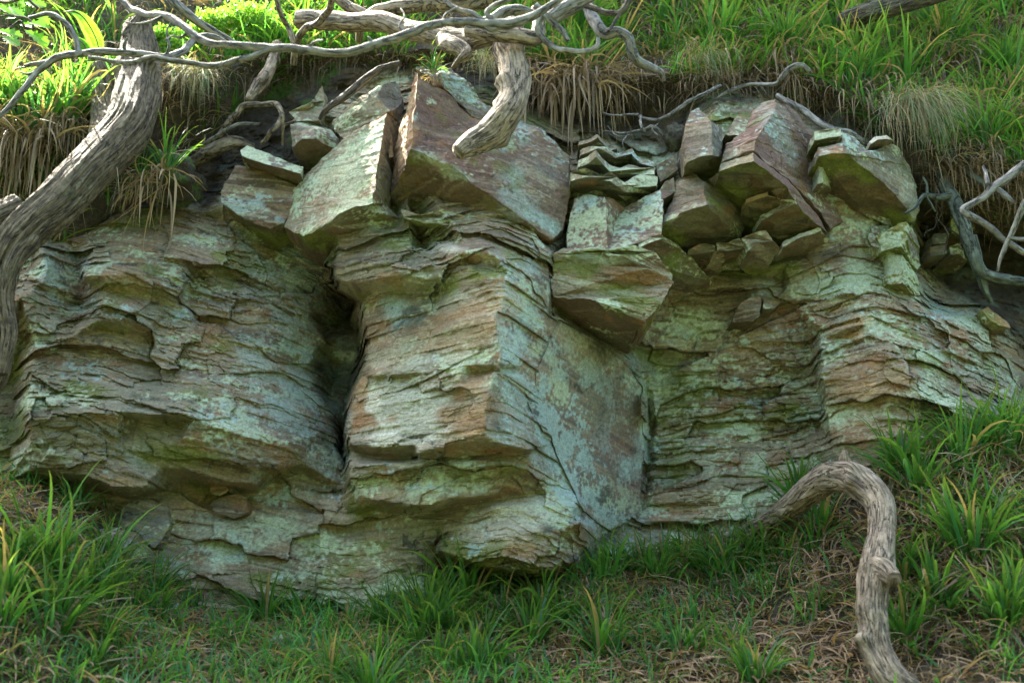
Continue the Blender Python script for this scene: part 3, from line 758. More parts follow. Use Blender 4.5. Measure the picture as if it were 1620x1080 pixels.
def block(label, faces, depth=.45, face="tan", under="olive", lich=.45, teal=.3, rust=.35, dark=.25, moss=.15, rough=1.0, beds=.35, umoss=.55,
          res=.0085, patches=(), cat="rock block", group=None, name="rock_block", seed=0, shrink=.02, right=None):
    """faces: polygons of (photo x, photo y, distance); the open rim is carried back into the cliff so the block is solid"""
    vid = {}; VV = []
    def gid(q):
        k = (round(q[0]), round(q[1]))
        if k not in vid: vid[k] = len(VV); VV.append(P(*q))
        return vid[k]
    polys = [[gid(q) for q in f] for f in faces]
    tris = []
    for pl in polys:
        for t in tessellate_polygon([[Vector((unproj(*VV[i])[0], -unproj(*VV[i])[1], 0)) for i in pl]]):
            a, b, c_ = (pl[k] for k in t)
            p0, p1, p2 = (np.array(unproj(*VV[i])) for i in (a, b, c_))
            cr_ = (p1[0]-p0[0])*(p2[1]-p0[1]) - (p1[1]-p0[1])*(p2[0]-p0[0])
            if abs(cr_) < 1: continue
            if cr_ > 0: a, b = b, a
            tris.append((a, b, c_))
    cnt = {}
    for t in tris:
        for k in range(3):
            cnt[(t[k], t[(k+1)%3])] = 1
    rim = [(a, b) for (a, b) in cnt if (b, a) not in cnt]
    A = np.array(VV); cen = A.mean(0); nb = {}
    for a, b in rim:
        for q in (a, b):
            if q not in nb:
                p = A[q].copy(); p[0] = p[0]*(1-shrink) + cen[0]*shrink; p[2] = p[2]*(1-shrink) + cen[2]*shrink
                p[1] += depth
                nb[q] = len(VV); VV.append(p)
    ci_ = len(VV); cb_ = cen.copy(); cb_[1] += depth + .1; VV.append(cb_)
    for a, b in rim:
        tris += [(b, a, nb[a]), (b, nb[a], nb[b]), (nb[b], nb[a], ci_)]
    V0 = np.array(VV)
    V, F = refine(V0, np.array(tris), res)
    nrm = vnormals(V, F)
    x, y, z = V.T
    # irregular body, chipped bedded faces
    dv = np.stack([fbm(x,y,z,4.5,3,101+seed), fbm(x,y,z,4.5,3,102+seed), fbm(x,y,z,4.5,3,103+seed)], 1) * .016 + np.stack([fbm(x,y,z,17,3,111+seed), fbm(x,y,z,17,3,112+seed), fbm(x,y,z,17,3,113+seed)], 1) * .009
    sh_, se_ = shards((x + .8*y)/.16 + .25*fbm(x,y,z,8,2,114), bedz(x,y,z)/.05 + seed, 530)
    bk = min(1, .12 + beds)
    fl = bk*(.010*sh_ - .004*(se_ < .05)) + .007*fbm(x,y,z,9,4,104) + .0035*fbm(x,y,z*2,40,3,105) + .016*np.minimum(0, fbm(x,y,z,13,3,106)+.14)
    s_, mid_ = strata(x + .37*(seed % 11), y, z)
    vert = 1 - np.abs(nrm[:,2])
    V = V + dv*rough + nrm * (fl*rough + beds * s_ * .55 * vert)[:,None]
    x, y, z = V.T
    nrm = vnormals(V, F)
    PXb, PYb = unproj(x, y, z)
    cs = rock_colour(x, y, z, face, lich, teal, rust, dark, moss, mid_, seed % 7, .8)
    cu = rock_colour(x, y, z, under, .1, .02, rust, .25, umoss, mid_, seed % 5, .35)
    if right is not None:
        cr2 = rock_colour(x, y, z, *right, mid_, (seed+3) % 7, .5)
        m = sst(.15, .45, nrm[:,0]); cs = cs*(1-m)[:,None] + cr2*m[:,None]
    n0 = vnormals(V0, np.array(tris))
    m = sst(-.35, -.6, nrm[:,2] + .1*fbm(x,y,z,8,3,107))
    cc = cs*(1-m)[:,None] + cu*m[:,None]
    for (cx, cy, rx, ry, rot, kind_, s) in patches:
        src = rock_colour(x, y, z, *{"teal": ("grey",.4,.95,.2,.1,0), "pale": ("cream",.9,.3,.2,.05,.1), "rust": ("ochre",.1,.05,.9,.1,.1), "moss": ("olive",.1,.05,.2,.1,1.1), "red": ("red",.1,.15,.5,.1,0)}[kind_], mid_, 1)
        m = blob(PXb + 22*fbm(x,y,z,10,4,108), PYb + 16*fbm(x,y,z,11,4,109), cx, cy, rx, ry, rot, .35) * s
        cc = cc*(1-m)[:,None] + src*m[:,None]
    base = np.array([cen[0], cen[1], V[:,2].min()])
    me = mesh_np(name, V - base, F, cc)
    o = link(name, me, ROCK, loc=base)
    tag(o, label, cat, group)
    return o

GB = "joint blocks along the top of the cliff"
# central block
block("largest central block of the cliff top, broad dark red-brown face over a brown underside", [
    [(657,113,5.66),(638,182,5.76),(623,233,5.82),(652,233,5.44),(655,180,5.50),(661,120,5.56)],
    [(623,233,5.82),(620,308,5.90),(652,233,5.44)],
    [(661,120,5.56),(655,180,5.50),(652,233,5.44),(687,250,5.48),(717,265,5.52),(753,298,5.58),(807,330,5.66),(840,352,5.72),(870,378,5.78),(889,362,5.84),(902,300,5.90),(900,247,5.94),(862,208,5.92),(820,190,5.90),(747,182,5.80),(700,142,5.68)],
    [(652,233,5.44),(620,308,5.90),(632,328,5.95),(665,345,5.92),(740,352,5.95),(800,372,5.98),(850,395,6.0),(868,396,5.98),(870,378,5.78),(840,352,5.72),(807,330,5.66),(753,298,5.58),(717,265,5.52),(687,250,5.48)]],
    .5, "red", "brown", .16, .24, .35, .34, .0, 1.0, .12, .4, seed=1, right=("red",.06,.34,.3,.3,0),
    patches=[(640,200,16,80,10,"rust",.6),(800,210,40,22,-10,"teal",.9),(830,300,42,50,40,"teal",.55),(860,350,40,14,40,"teal",.8),(700,262,50,10,30,"teal",.6),(858,270,35,50,0,"red",.6),(800,350,60,12,30,"moss",.4)])
block("bedded slab wedged under the central block, pale lip over an olive underside", [
    [(634,330,5.72),(665,338,5.66),(700,332,5.66),(750,345,5.70),(800,362,5.76),(862,392,5.84),(868,400,5.86),(800,372,5.74),(740,357,5.68),(660,350,5.64),(636,342,5.70)],
    [(636,342,5.70),(660,350,5.64),(740,357,5.68),(800,372,5.74),(868,400,5.86),(868,412,6.0),(800,392,5.96),(700,380,5.9),(666,376,5.92),(650,362,5.92)]],
    .3, "tan", "olive", .5, .1, .3, .15, .5, 1.0, .5, .8, seed=2)
block("grey-green wavy slab leaning on the right shoulder of the central block", [
    [(664,104,5.82),(690,98,5.86),(714,108,5.88),(745,135,5.9),(768,163,5.93),(812,196,5.96),(822,215,5.92),(790,205,5.86),(745,182,5.80),(706,138,5.74),(685,122,5.74)]],
    .3, "grey", "olive", .35, .6, .1, .35, .2, 1.6, .3, seed=3)
block("lit slab left of the central block, pale pink and ochre face over brown underside", [
    [(612,180,5.80),(604,225,5.72),(596,272,5.64),(588,320,5.56),(562,326,5.56),(540,338,5.58),(510,360,5.66),(482,374,5.78),(452,362,6.0),(466,302,6.04),(485,280,6.02),(541,222,5.92),(580,198,5.85)],
    [(612,180,5.80),(628,192,6.0),(622,240,5.94),(618,290,5.88),(606,322,5.78),(588,320,5.56),(596,272,5.64),(604,225,5.72)],
    [(588,320,5.56),(606,322,5.78),(634,346,5.86),(650,366,5.92),(600,374,5.95),(545,384,5.98),(514,398,6.0),(500,388,5.94),(482,374,5.78),(510,360,5.66),(540,338,5.58),(562,326,5.56)]],
    .45, "tan", "brown", .62, .22, .4, .12, .1, .9, .18, .35, seed=4, right=("grey",.25,.4,.2,.4,0),
    patches=[(545,290,40,40,-40,"rust",.35),(570,250,30,40,0,"pale",.4),(520,330,45,25,-30,"pale",.35)])
block("pointed brown block above the lit slab, pale top edge and grey right side", [
    [(604,132,5.98),(592,153,5.92),(560,178,5.98),(528,206,6.08),(524,190,6.14),(560,160,6.06)],
    [(592,153,5.92),(614,178,5.88),(585,192,5.92),(541,216,6.02),(528,206,6.08),(560,178,5.98)],
    [(604,132,5.98),(626,128,6.12),(638,158,6.12),(626,190,6.05),(614,178,5.88),(592,153,5.92)]],
    .35, "tan", "brown", .5, .1, .2, .15, .5, 1.0, .2, seed=5, right=("grey",.3,.4,.1,.4,0))
block("thin tilted slab like a plank jutting from the dark soil on the left", [
    [(380,238,5.98),(391,231,6.0),(433,246,5.98),(477,264,5.96),(474,275,5.92),(430,262,5.92),(385,248,5.94)],
    [(385,248,5.94),(430,262,5.92),(474,275,5.92),(470,289,6.02),(425,272,6.06),(384,255,6.06)]],
    .35, "grey", "brown", .75, .2, .1, .1, .1, .7, .1, seed=6)
block("square-edged block under the tangle of rootlets with a pale rim", [
    [(460,198,6.0),(478,208,5.95),(500,206,5.92),(501,220,5.90),(480,222,5.92),(462,236,6.0)],
    [(500,206,5.92),(520,212,5.98),(538,224,6.04),(533,240,6.04),(501,220,5.90)],
    [(480,222,5.92),(501,220,5.90),(533,240,6.04),(520,250,6.12),(493,254,6.14),(462,236,6.0)],
    [(460,198,6.0),(490,190,6.15),(525,205,6.15),(538,224,6.04),(520,212,5.98),(500,206,5.92),(478,208,5.95)]],
    .3, "grey", "brown", .7, .35, .2, .1, .1, 1.0, .1, seed=7)
block("broad brown slab below the plank-like slab, blue-green lichen along its foot", [
    [(350,300,6.06),(372,262,6.12),(392,262,6.1),(430,275,6.06),(470,292,6.03),(458,330,6.0),(448,352,5.98),(427,364,6.0),(388,346,6.0),(352,320,6.02)]],
    .3, "brown", "olive", .2, .35, .3, .2, .1, 1.0, .15, seed=8, patches=[(395,335,50,14,20,"teal",.8)])
block("small sloping slab just below the turf roots with an olive top", [
    [(459,176,6.12),(492,160,6.08),(512,137,6.18),(518,160,6.16),(506,188,6.08),(470,190,6.08)]],
    .3, "tan", "olive", .4, .1, .2, .15, .4, 1.0, .1, seed=9)
# wavy thin slabs (right of centre)
def wavy(label, lip, h, dep, seed, **k):
    top = [(a, b - h, Y + .03) for a, b, Y in lip]
    un = [(a, b + h*.9 + 3, Y + dep) for a, b, Y in lip]
    return block(label, [top + lip[::-1], lip + un[::-1]], .35, "tan", "olive", .68, .45, .15, .15, .3, .5, .12, .4, res=.007, seed=seed, **k)
wavy("lowest and widest of the rippled thin slabs, deep zigzag lip", [(902,287,5.78),(915,283,5.74),(927,280,5.70),(940,286,5.78),(952,293,5.84),(966,285,5.72),(977,294,5.74),(988,303,5.78),(1001,296,5.82),(1014,291,5.84),(1040,294,5.84)], 14, .2, 10, group=GB)
wavy("middle rippled thin slab with a peaked lip above the zigzag one", [(915,264,5.86),(928,258,5.82),(942,248,5.78),(952,260,5.82),(964,271,5.86),(980,276,5.92),(996,270,5.95),(1012,274,5.92),(1036,276,5.88)], 10, .14, 11, group=GB)
wavy("upper rippled thin slab just under the hanging dead leaves", [(918,246,5.95),(932,240,5.9),(946,234,5.86),(958,242,5.9),(972,250,5.95),(985,250,6.0),(998,243,5.98),(1010,258,5.94),(1034,264,5.9)], 8, .12, 12, group=GB)
wavy("topmost rippled thin slab, narrow and lichen grey", [(915,231,6.02),(930,227,5.98),(945,219,5.94),(955,230,5.98),(962,240,6.02),(975,236,6.06)], 6, .1, 13, group=GB)
block("pink and lichen-white block with a folded face below the rippled slabs", [
    [(908,312,5.86),(930,308,5.82),(955,307,5.74),(959,350,5.68),(962,402,5.62),(930,404,5.68),(894,402,5.78),(897,358,5.84)],
    [(955,307,5.74),(972,316,5.86),(986,328,5.92),(975,350,5.84),(959,350,5.68)],
    [(986,328,5.92),(1015,312,5.86),(1046,298,5.84),(1052,320,5.78),(1050,345,5.74),(1046,370,5.70),(1012,384,5.66),(962,402,5.62),(959,350,5.68),(975,350,5.84)]],
    .35, "red", "olive", .55, .62, .2, .08, .1, .8, .12, seed=14, right=("red",.3,.35,.3,.1,0))
block("small grey-red block tucked right of the rippled slabs", [
    [(1036,262,5.94),(1054,252,5.92),(1068,244,5.94),(1073,268,5.92),(1060,278,5.90),(1044,288,5.92)]],
    .3, "red", "olive", .3, .4, .3, .2, .1, .8, .1, seed=15)
block("small pendent block with a dark underside between the folded block and the red blocks", [
    [(1042,300,5.84),(1052,286,5.84),(1066,280,5.88),(1068,302,5.84),(1047,315,5.80)],
    [(1047,315,5.80),(1068,302,5.84),(1066,318,5.95),(1056,328,5.98)]],
    .3, "red", "olive", .3, .45, .3, .2, .1, .8, .1, seed=16)
block("red-brown upright block with a square foot, leftmost of the right-hand overhang", [
    [(1086,196,5.78),(1092,178,5.82),(1106,170,5.84),(1119,182,5.80),(1125,192,5.74),(1126,220,5.68),(1126,246,5.62),(1106,250,5.64),(1087,259,5.70),(1083,229,5.76)],
    [(1125,192,5.74),(1142,198,5.90),(1142,226,5.86),(1141,252,5.82),(1126,246,5.62),(1126,220,5.68)],
    [(1087,259,5.70),(1106,250,5.64),(1126,246,5.62),(1141,252,5.82),(1146,275,5.95),(1118,288,6.0),(1096,274,5.9)]],
    .4, "red", "olive", .02, .3, .3, .15, .0, .8, .12, .5, seed=17, right=("grey",.25,.4,.3,.2,0))
block("mid-size red block between the upright red block and the great overhanging block", [
    [(1146,212,5.84),(1158,196,5.88),(1176,174,5.94),(1190,190,5.92),(1184,212,5.86),(1166,214,5.80)],
    [(1146,212,5.84),(1166,214,5.80),(1184,212,5.86),(1180,222,5.92),(1150,222,5.9)]],
    .3, "tan", "olive", .35, .25, .3, .15, .05, .8, .2, seed=18)
block("great overhanging block with a huge speckled red-grey right face", [
    [(1225,157,5.86),(1208,163,5.88),(1192,174,5.88),(1180,205,5.82),(1146,226,5.76),(1141,256,5.70),(1166,246,5.60),(1191,237,5.50),(1196,220,5.54),(1212,195,5.64),(1221,180,5.72)],
    [(1225,157,5.86),(1221,180,5.72),(1212,195,5.64),(1196,220,5.54),(1191,237,5.50),(1215,258,5.58),(1249,282,5.68),(1275,312,5.80),(1300,338,5.90),(1312,362,5.96),(1336,349,6.08),(1322,322,6.08),(1300,300,6.04),(1292,258,6.0),(1288,212,5.98),(1262,180,5.98),(1240,160,5.95)]],
    .4, "red", "brown", .08, .2, .5, .12, .0, .9, .3, seed=19, right=("red",.08,.42,.25,.3,0), patches=[(1225,262,60,14,45,"red",.5),(1230,210,20,60,-30,"teal",.35)])
block("thin slab parted by a dark crack from the great overhanging block, glowing olive underside", [
    [(1141,260,5.67),(1166,250,5.57),(1191,241,5.47),(1192,254,5.44),(1170,259,5.52),(1139,271,5.62)],
    [(1191,241,5.47),(1215,263,5.55),(1247,287,5.66),(1272,315,5.78),(1297,343,5.88),(1309,368,5.96),(1300,358,5.86),(1272,336,5.76),(1249,308,5.66),(1245,298,5.62),(1215,272,5.52),(1192,254,5.44)],
    [(1192,254,5.44),(1215,272,5.52),(1245,298,5.62),(1232,311,5.72),(1218,303,5.78),(1179,316,5.86),(1146,300,5.86),(1118,286,5.84),(1139,271,5.62),(1170,259,5.52)]],
    .35, "tan", "olive", .15, .1, .3, .05, .1, .6, .1, 1.0, seed=20, right=("red",.1,.3,.25,.15,0))
block("stepped block hanging under the great overhang, first riser yellow-green", [
    [(1180,316,5.80),(1216,302,5.74),(1218,309,5.73),(1200,316,5.76),(1181,322,5.79)],
    [(1181,322,5.79),(1200,316,5.76),(1218,309,5.73),(1234,314,5.74),(1236,330,5.84),(1202,346,5.92)]],
    .3, "ochre", "olive", .4, 0, .2, .05, .9, .5, .1, .8, seed=21)
block("second stepped block under the great overhang with a pale chunky end", [
    [(1202,340,5.84),(1236,326,5.78),(1233,318,5.76),(1254,307,5.70),(1256,322,5.70),(1238,332,5.74),(1204,349,5.82)],
    [(1254,307,5.70),(1272,334,5.80),(1296,352,5.90),(1298,362,5.92),(1275,345,5.82),(1256,322,5.70)],
    [(1204,349,5.82),(1238,332,5.74),(1256,322,5.70),(1275,345,5.82),(1298,362,5.92),(1268,372,6.0),(1238,382,6.02),(1218,372,6.0)]],
    .3, "tan", "olive", .7, .1, .15, .05, .4, .7, .15, .7, seed=22)
block("low slab at the inner foot of the overhang with a pale strip edge", [
    [(1236,382,5.92),(1262,370,5.88),(1300,357,5.88),(1301,364,5.87),(1262,377,5.86),(1238,390,5.90)],
    [(1238,390,5.90),(1262,377,5.86),(1301,364,5.87),(1312,380,6.0),(1270,398,6.1),(1240,402,6.1)]],
    .25, "cream", "brown", .8, .2, .1, .05, .2, .7, .1, .6, seed=23)
block("big cube-like block with a dark right face deep under the overhang", [
    [(1070,292,5.84),(1095,270,5.88),(1117,286,5.78),(1116,305,5.70),(1119,324,5.62),(1096,331,5.66),(1077,338,5.68),(1074,344,5.70),(1048,358,5.78),(1052,338,5.82),(1066,312,5.84)],
    [(1117,286,5.78),(1150,302,5.96),(1182,322,6.08),(1181,345,6.06),(1171,378,6.04),(1145,350,5.84),(1119,324,5.62),(1116,305,5.70)],
    [(1119,324,5.62),(1145,350,5.84),(1171,378,6.04),(1150,384,6.05),(1131,388,6.05),(1114,383,6.03),(1086,394,6.02),(1064,374,5.9),(1048,358,5.78),(1074,344,5.70),(1077,338,5.68),(1096,331,5.66)]],
    .35, "red", "brown", .12, .25, .3, .12, .05, .8, .2, .5, seed=24, right=("brown",.1,.05,.2,.35,.4), patches=[(1060,350,14,8,-30,"pale",.8),(1100,330,20,5,-20,"pale",.7)])
block("five-sided wedge with a pale rim below the stepped blocks", [
    [(1174,378,5.86),(1192,368,5.82),(1212,363,5.82),(1224,380,5.84),(1196,382,5.80),(1184,396,5.82)],
    [(1184,396,5.82),(1196,382,5.80),(1224,380,5.84),(1236,392,5.95),(1218,420,6.05),(1200,410,5.98)]],
    .25, "tan", "brown", .6, .1, .3, .1, .2, .8, .1, .5, seed=25)
block("left of two mossy slabs lining the alcove roof", [
    [(1086,396,5.88),(1100,388,5.86),(1114,384,5.84),(1130,388,5.86),(1131,396,5.88),(1110,402,5.9),(1087,404,5.9)],
    [(1087,404,5.9),(1110,402,5.9),(1131,396,5.88),(1150,404,6.02),(1110,414,6.1)]],
    .25, "tan", "olive", .4, .05, .2, .1, .7, .9, .2, .8, seed=26)
block("right of two mossy slabs lining the alcove roof", [
    [(1133,384,5.86),(1150,382,5.84),(1170,376,5.84),(1180,392,5.88),(1150,396,5.86),(1134,396,5.88)],
    [(1134,396,5.88),(1150,396,5.86),(1180,392,5.88),(1186,402,6.0),(1150,410,6.1)]],
    .25, "tan", "olive", .4, .05, .2, .1, .6, .9, .2, .8, seed=27)
block("long thin slab running back beneath the cube-like block, pale front tip", [
    [(1008,384,5.66),(1024,376,5.64),(1042,370,5.64),(1054,377,5.68),(1040,378,5.62),(1010,390,5.64)],
    [(1010,390,5.64),(1040,378,5.62),(1054,377,5.68),(1086,400,5.92),(1128,446,6.14),(1092,452,6.12),(1052,424,5.9)]],
    .25, "tan", "brown", .8, .2, .15, .05, .1, .6, .1, .6, seed=28)
block("hanging bedded block with striped brown and green face right of the column", [
    [(874,412,5.76),(885,398,5.76),(930,400,5.66),(984,404,5.60),(1024,424,5.64),(1062,448,5.70),(1052,468,5.66),(1041,484,5.64),(1030,500,5.62),(1019,511,5.62),(978,488,5.56),(934,475,5.60),(875,467,5.74)],
    [(875,467,5.74),(934,475,5.60),(978,488,5.56),(1019,511,5.62),(1008,526,5.86),(994,538,6.0),(945,526,6.05),(900,508,6.02),(880,494,5.95)]],
    .4, "tan", "brown", .3, .1, .42, .12, .55, .9, .8, .4, seed=29, patches=[(930,408,60,10,3,"teal",.6),(960,455,90,8,12,"pale",.35),(1000,478,50,7,25,"moss",.6)])
block("pale lichened ledge bridging the folded block and the striped hanging block", [
    [(874,400,5.74),(893,392,5.74),(930,396,5.66),(962,396,5.60),(1005,388,5.62),(1036,400,5.66),(1062,432,5.74),(1060,444,5.74),(1020,420,5.66),(984,406,5.62),(930,405,5.68),(878,412,5.76)]],
    .3, "tan", "brown", .75, .55, .2, .08, .1, .9, .4, seed=30)
# right-hand arching slab
block("small flat slab capping the arching slab's left end", [
    [(1287,208,5.74),(1308,206,5.72),(1329,206,5.72),(1329,217,5.70),(1308,220,5.71),(1288,223,5.73)],
    [(1288,223,5.73),(1308,220,5.71),(1329,217,5.70),(1337,226,5.80),(1296,230,5.84)]],
    .35, "tan", "olive", .6, .2, .2, .08, .15, .5, .05, .6, seed=31)
block("long arching slab with a broad olive underside, far right of the overhang", [
    [(1295,232,5.70),(1316,229,5.67),(1336,226,5.66),(1336,243,5.62),(1316,244,5.64),(1295,247,5.68)],
    [(1336,226,5.66),(1333,207,5.76),(1352,218,5.82),(1371,240,5.84),(1388,238,5.9),(1408,226,5.98),(1428,240,6.02),(1440,262,6.04),(1448,290,6.06),(1452,312,6.08),(1452,334,6.1),(1446,350,6.1),(1434,329,6.0),(1414,305,5.92),(1390,284,5.84),(1356,258,5.72),(1342,245,5.66),(1336,243,5.62)],
    [(1295,247,5.68),(1316,244,5.64),(1336,243,5.62),(1342,245,5.66),(1356,258,5.72),(1390,284,5.84),(1414,305,5.92),(1434,329,6.0),(1446,350,6.1),(1412,354,6.14),(1388,366,6.16),(1378,360,6.14),(1366,336,6.06),(1341,308,5.94),(1318,278,5.82),(1298,254,5.72)]],
    .35, "grey", "olive", .4, .45, .15, .25, .1, .8, .12, .95, seed=32, patches=[(1440,305,14,40,-15,"pale",.6),(1315,238,20,8,0,"rust",.4),(1380,225,16,8,0,"pale",.8)])
block("thin upright sliver of pale stone hanging left of the arching slab", [
    [(1294,256,5.80),(1301,256,5.80),(1303,272,5.78),(1303,290,5.78),(1293,291,5.80),(1296,272,5.80)],
    [(1301,256,5.80),(1314,278,5.95),(1316,300,5.98),(1303,290,5.78),(1303,272,5.78)]],
    .25, "tan", "olive", .7, .1, .2, .05, .1, .5, .1, seed=33)
block("small loose flat stone lying on the arching slab under the pale grass", [
    [(1375,224,5.88),(1384,216,5.9),(1402,213,5.9),(1413,222,5.92),(1404,220,5.84),(1388,221,5.84),(1378,227,5.85)],
    [(1378,227,5.85),(1388,221,5.84),(1404,220,5.84),(1413,222,5.92),(1400,229,5.94),(1385,230,5.92)]],
    .15, "cream", "brown", .5, .1, .1, .05, .1, .5, .05, seed=34, res=.006, name="loose_stone", cat="stone")
block("yellow-green layered block under the right end of the arching slab", [
    [(1385,373,5.98),(1410,358,5.95),(1432,352,5.94),(1433,378,5.90),(1424,390,5.90),(1408,392,5.92),(1392,397,5.96)],
    [(1432,352,5.94),(1447,372,6.05),(1456,396,6.12),(1459,418,6.15),(1452,426,6.12),(1433,378,5.90)],
    [(1424,390,5.90),(1433,378,5.90),(1452,426,6.12),(1438,420,6.08),(1424,404,6.0)]],
    .3, "ochre", "olive", .45, .05, .25, .08, .95, .9, .5, .9, seed=35, right=("grey",.5,.4,.1,.2,.3))
block("lime-stained upright pillar stone just right of the dark vertical crack", [
    [(1400,397,6.0),(1412,399,5.96),(1426,403,5.92),(1428,425,5.90),(1427,447,5.88),(1414,450,5.92),(1402,450,5.96),(1403,424,5.98)],
    [(1426,403,5.92),(1438,422,6.0),(1450,440,6.06),(1457,470,6.1),(1442,468,6.02),(1427,447,5.88),(1428,425,5.90)],
    [(1402,450,5.96),(1414,450,5.92),(1427,447,5.88),(1442,468,6.02),(1424,464,6.06),(1408,456,6.06)]],
    .3, "ochre", "olive", .55, .1, .35, .05, .9, .9, .5, .7, seed=36, right=("grey",.7,.5,.1,.1,.3))
GC = "small squared stones in the dark right-hand hollow"
for i, (f, lb) in enumerate((([[(1474,371,6.42),(1498,368,6.38),(1500,384,6.36),(1475,387,6.40)]], "upper of two squared stones stacked in the dark hollow on the right"),
          ([[(1473,390,6.40),(1498,387,6.36),(1499,400,6.34),(1474,404,6.38)]], "lower of two squared stones stacked in the dark hollow on the right"),
          ([[(1502,390,6.38),(1514,384,6.36),(1526,398,6.44),(1532,412,6.5),(1516,402,6.38),(1503,402,6.36)]], "wedge-shaped stone beside the stacked squared stones, under the thick green root"),
          ([[(1505,345,6.46),(1530,340,6.44),(1545,362,6.46),(1530,372,6.44),(1506,368,6.44)]], "dull brown stone half hidden behind the thick green root"))):
    block(lb, f, .3, "grey", "olive", .3, .15, .3, .3, .3, 1.0, .2, seed=37+i, name="squared_stone", cat="stone", group=GC)
block("orange-brown elongated stone lying on the ledge at the far right", [
    [(1553,488,6.16),(1565,484,6.2),(1580,492,6.2),(1602,510,6.22),(1598,518,6.16),(1580,514,6.1),(1560,500,6.12)]],
    .2, "ochre", "brown", .1, 0, .9, .05, .1, 1.3, .1, seed=42, name="loose_stone", cat="stone")
block("dark angular block at the foot of the left buttress", [
    [(190,806,5.92),(205,794,5.94),(226,790,5.96),(262,798,5.96),(266,830,5.92),(246,866,5.88),(214,842,5.86),(190,838,5.88)]],
    .3, "grey", "olive", .2, .35, .2, .6, .1, 1.0, .2, seed=43)
block("pale grey slab lying half buried in the grass at lower left", [
    [(148,842,5.72),(170,834,5.75),(212,842,5.78),(226,866,5.74),(224,888,5.70),(190,896,5.66),(158,880,5.66)]],
    .25, "grey", "brown", .3, .3, .2, .15, .1, 1.2, .1, seed=44)
block("upright brown block with a light left edge under the left overhang", [
    [(336,800,6.02),(352,786,6.04),(376,782,6.04),(392,790,6.04),(392,812,6.0),(372,822,5.98),(340,812,5.98)]],
    .3, "brown", "olive", .3, .3, .4, .35, .1, 1.0, .2, seed=45)
block("rounded tan stone lodged beneath the left overhang", [
    [(334,762,6.02),(345,757,6.03),(358,762,6.02),(360,776,5.99),(346,782,5.98),(334,776,6.0)]],
    .15, "tan", "brown", .2, .1, .5, .1, .1, 1.6, .1, seed=46, name="loose_stone", cat="stone")
block("triangular dark-faced block in the alcove roof with a pale upper edge", [
    [(1158,508,6.16),(1172,478,6.12),(1200,463,6.08),(1204,474,6.08),(1203,498,6.06),(1190,508,6.08)]],
    .25, "brown", "olive", .2, .1, .3, .3, .3, .8, .1, seed=47)
block("small greenish block beside the triangular one in the alcove", [
    [(1206,474,6.10),(1222,470,6.10),(1234,478,6.12),(1222,490,6.08),(1207,490,6.08)]],
    .25, "olive", "olive", .3, .1, .2, .1, .7, .8, .1, seed=48)
block("narrow splinter of ochre rock standing in the gap left of the central block", [
    [(613,212,5.9),(618,210,5.88),(622,248,5.84),(614,250,5.84)]],
    .1, "ochre", "brown", .2, 0, .6, .05, .1, .4, .05, seed=49, res=.006, name="rock_splinter", cat="stone")

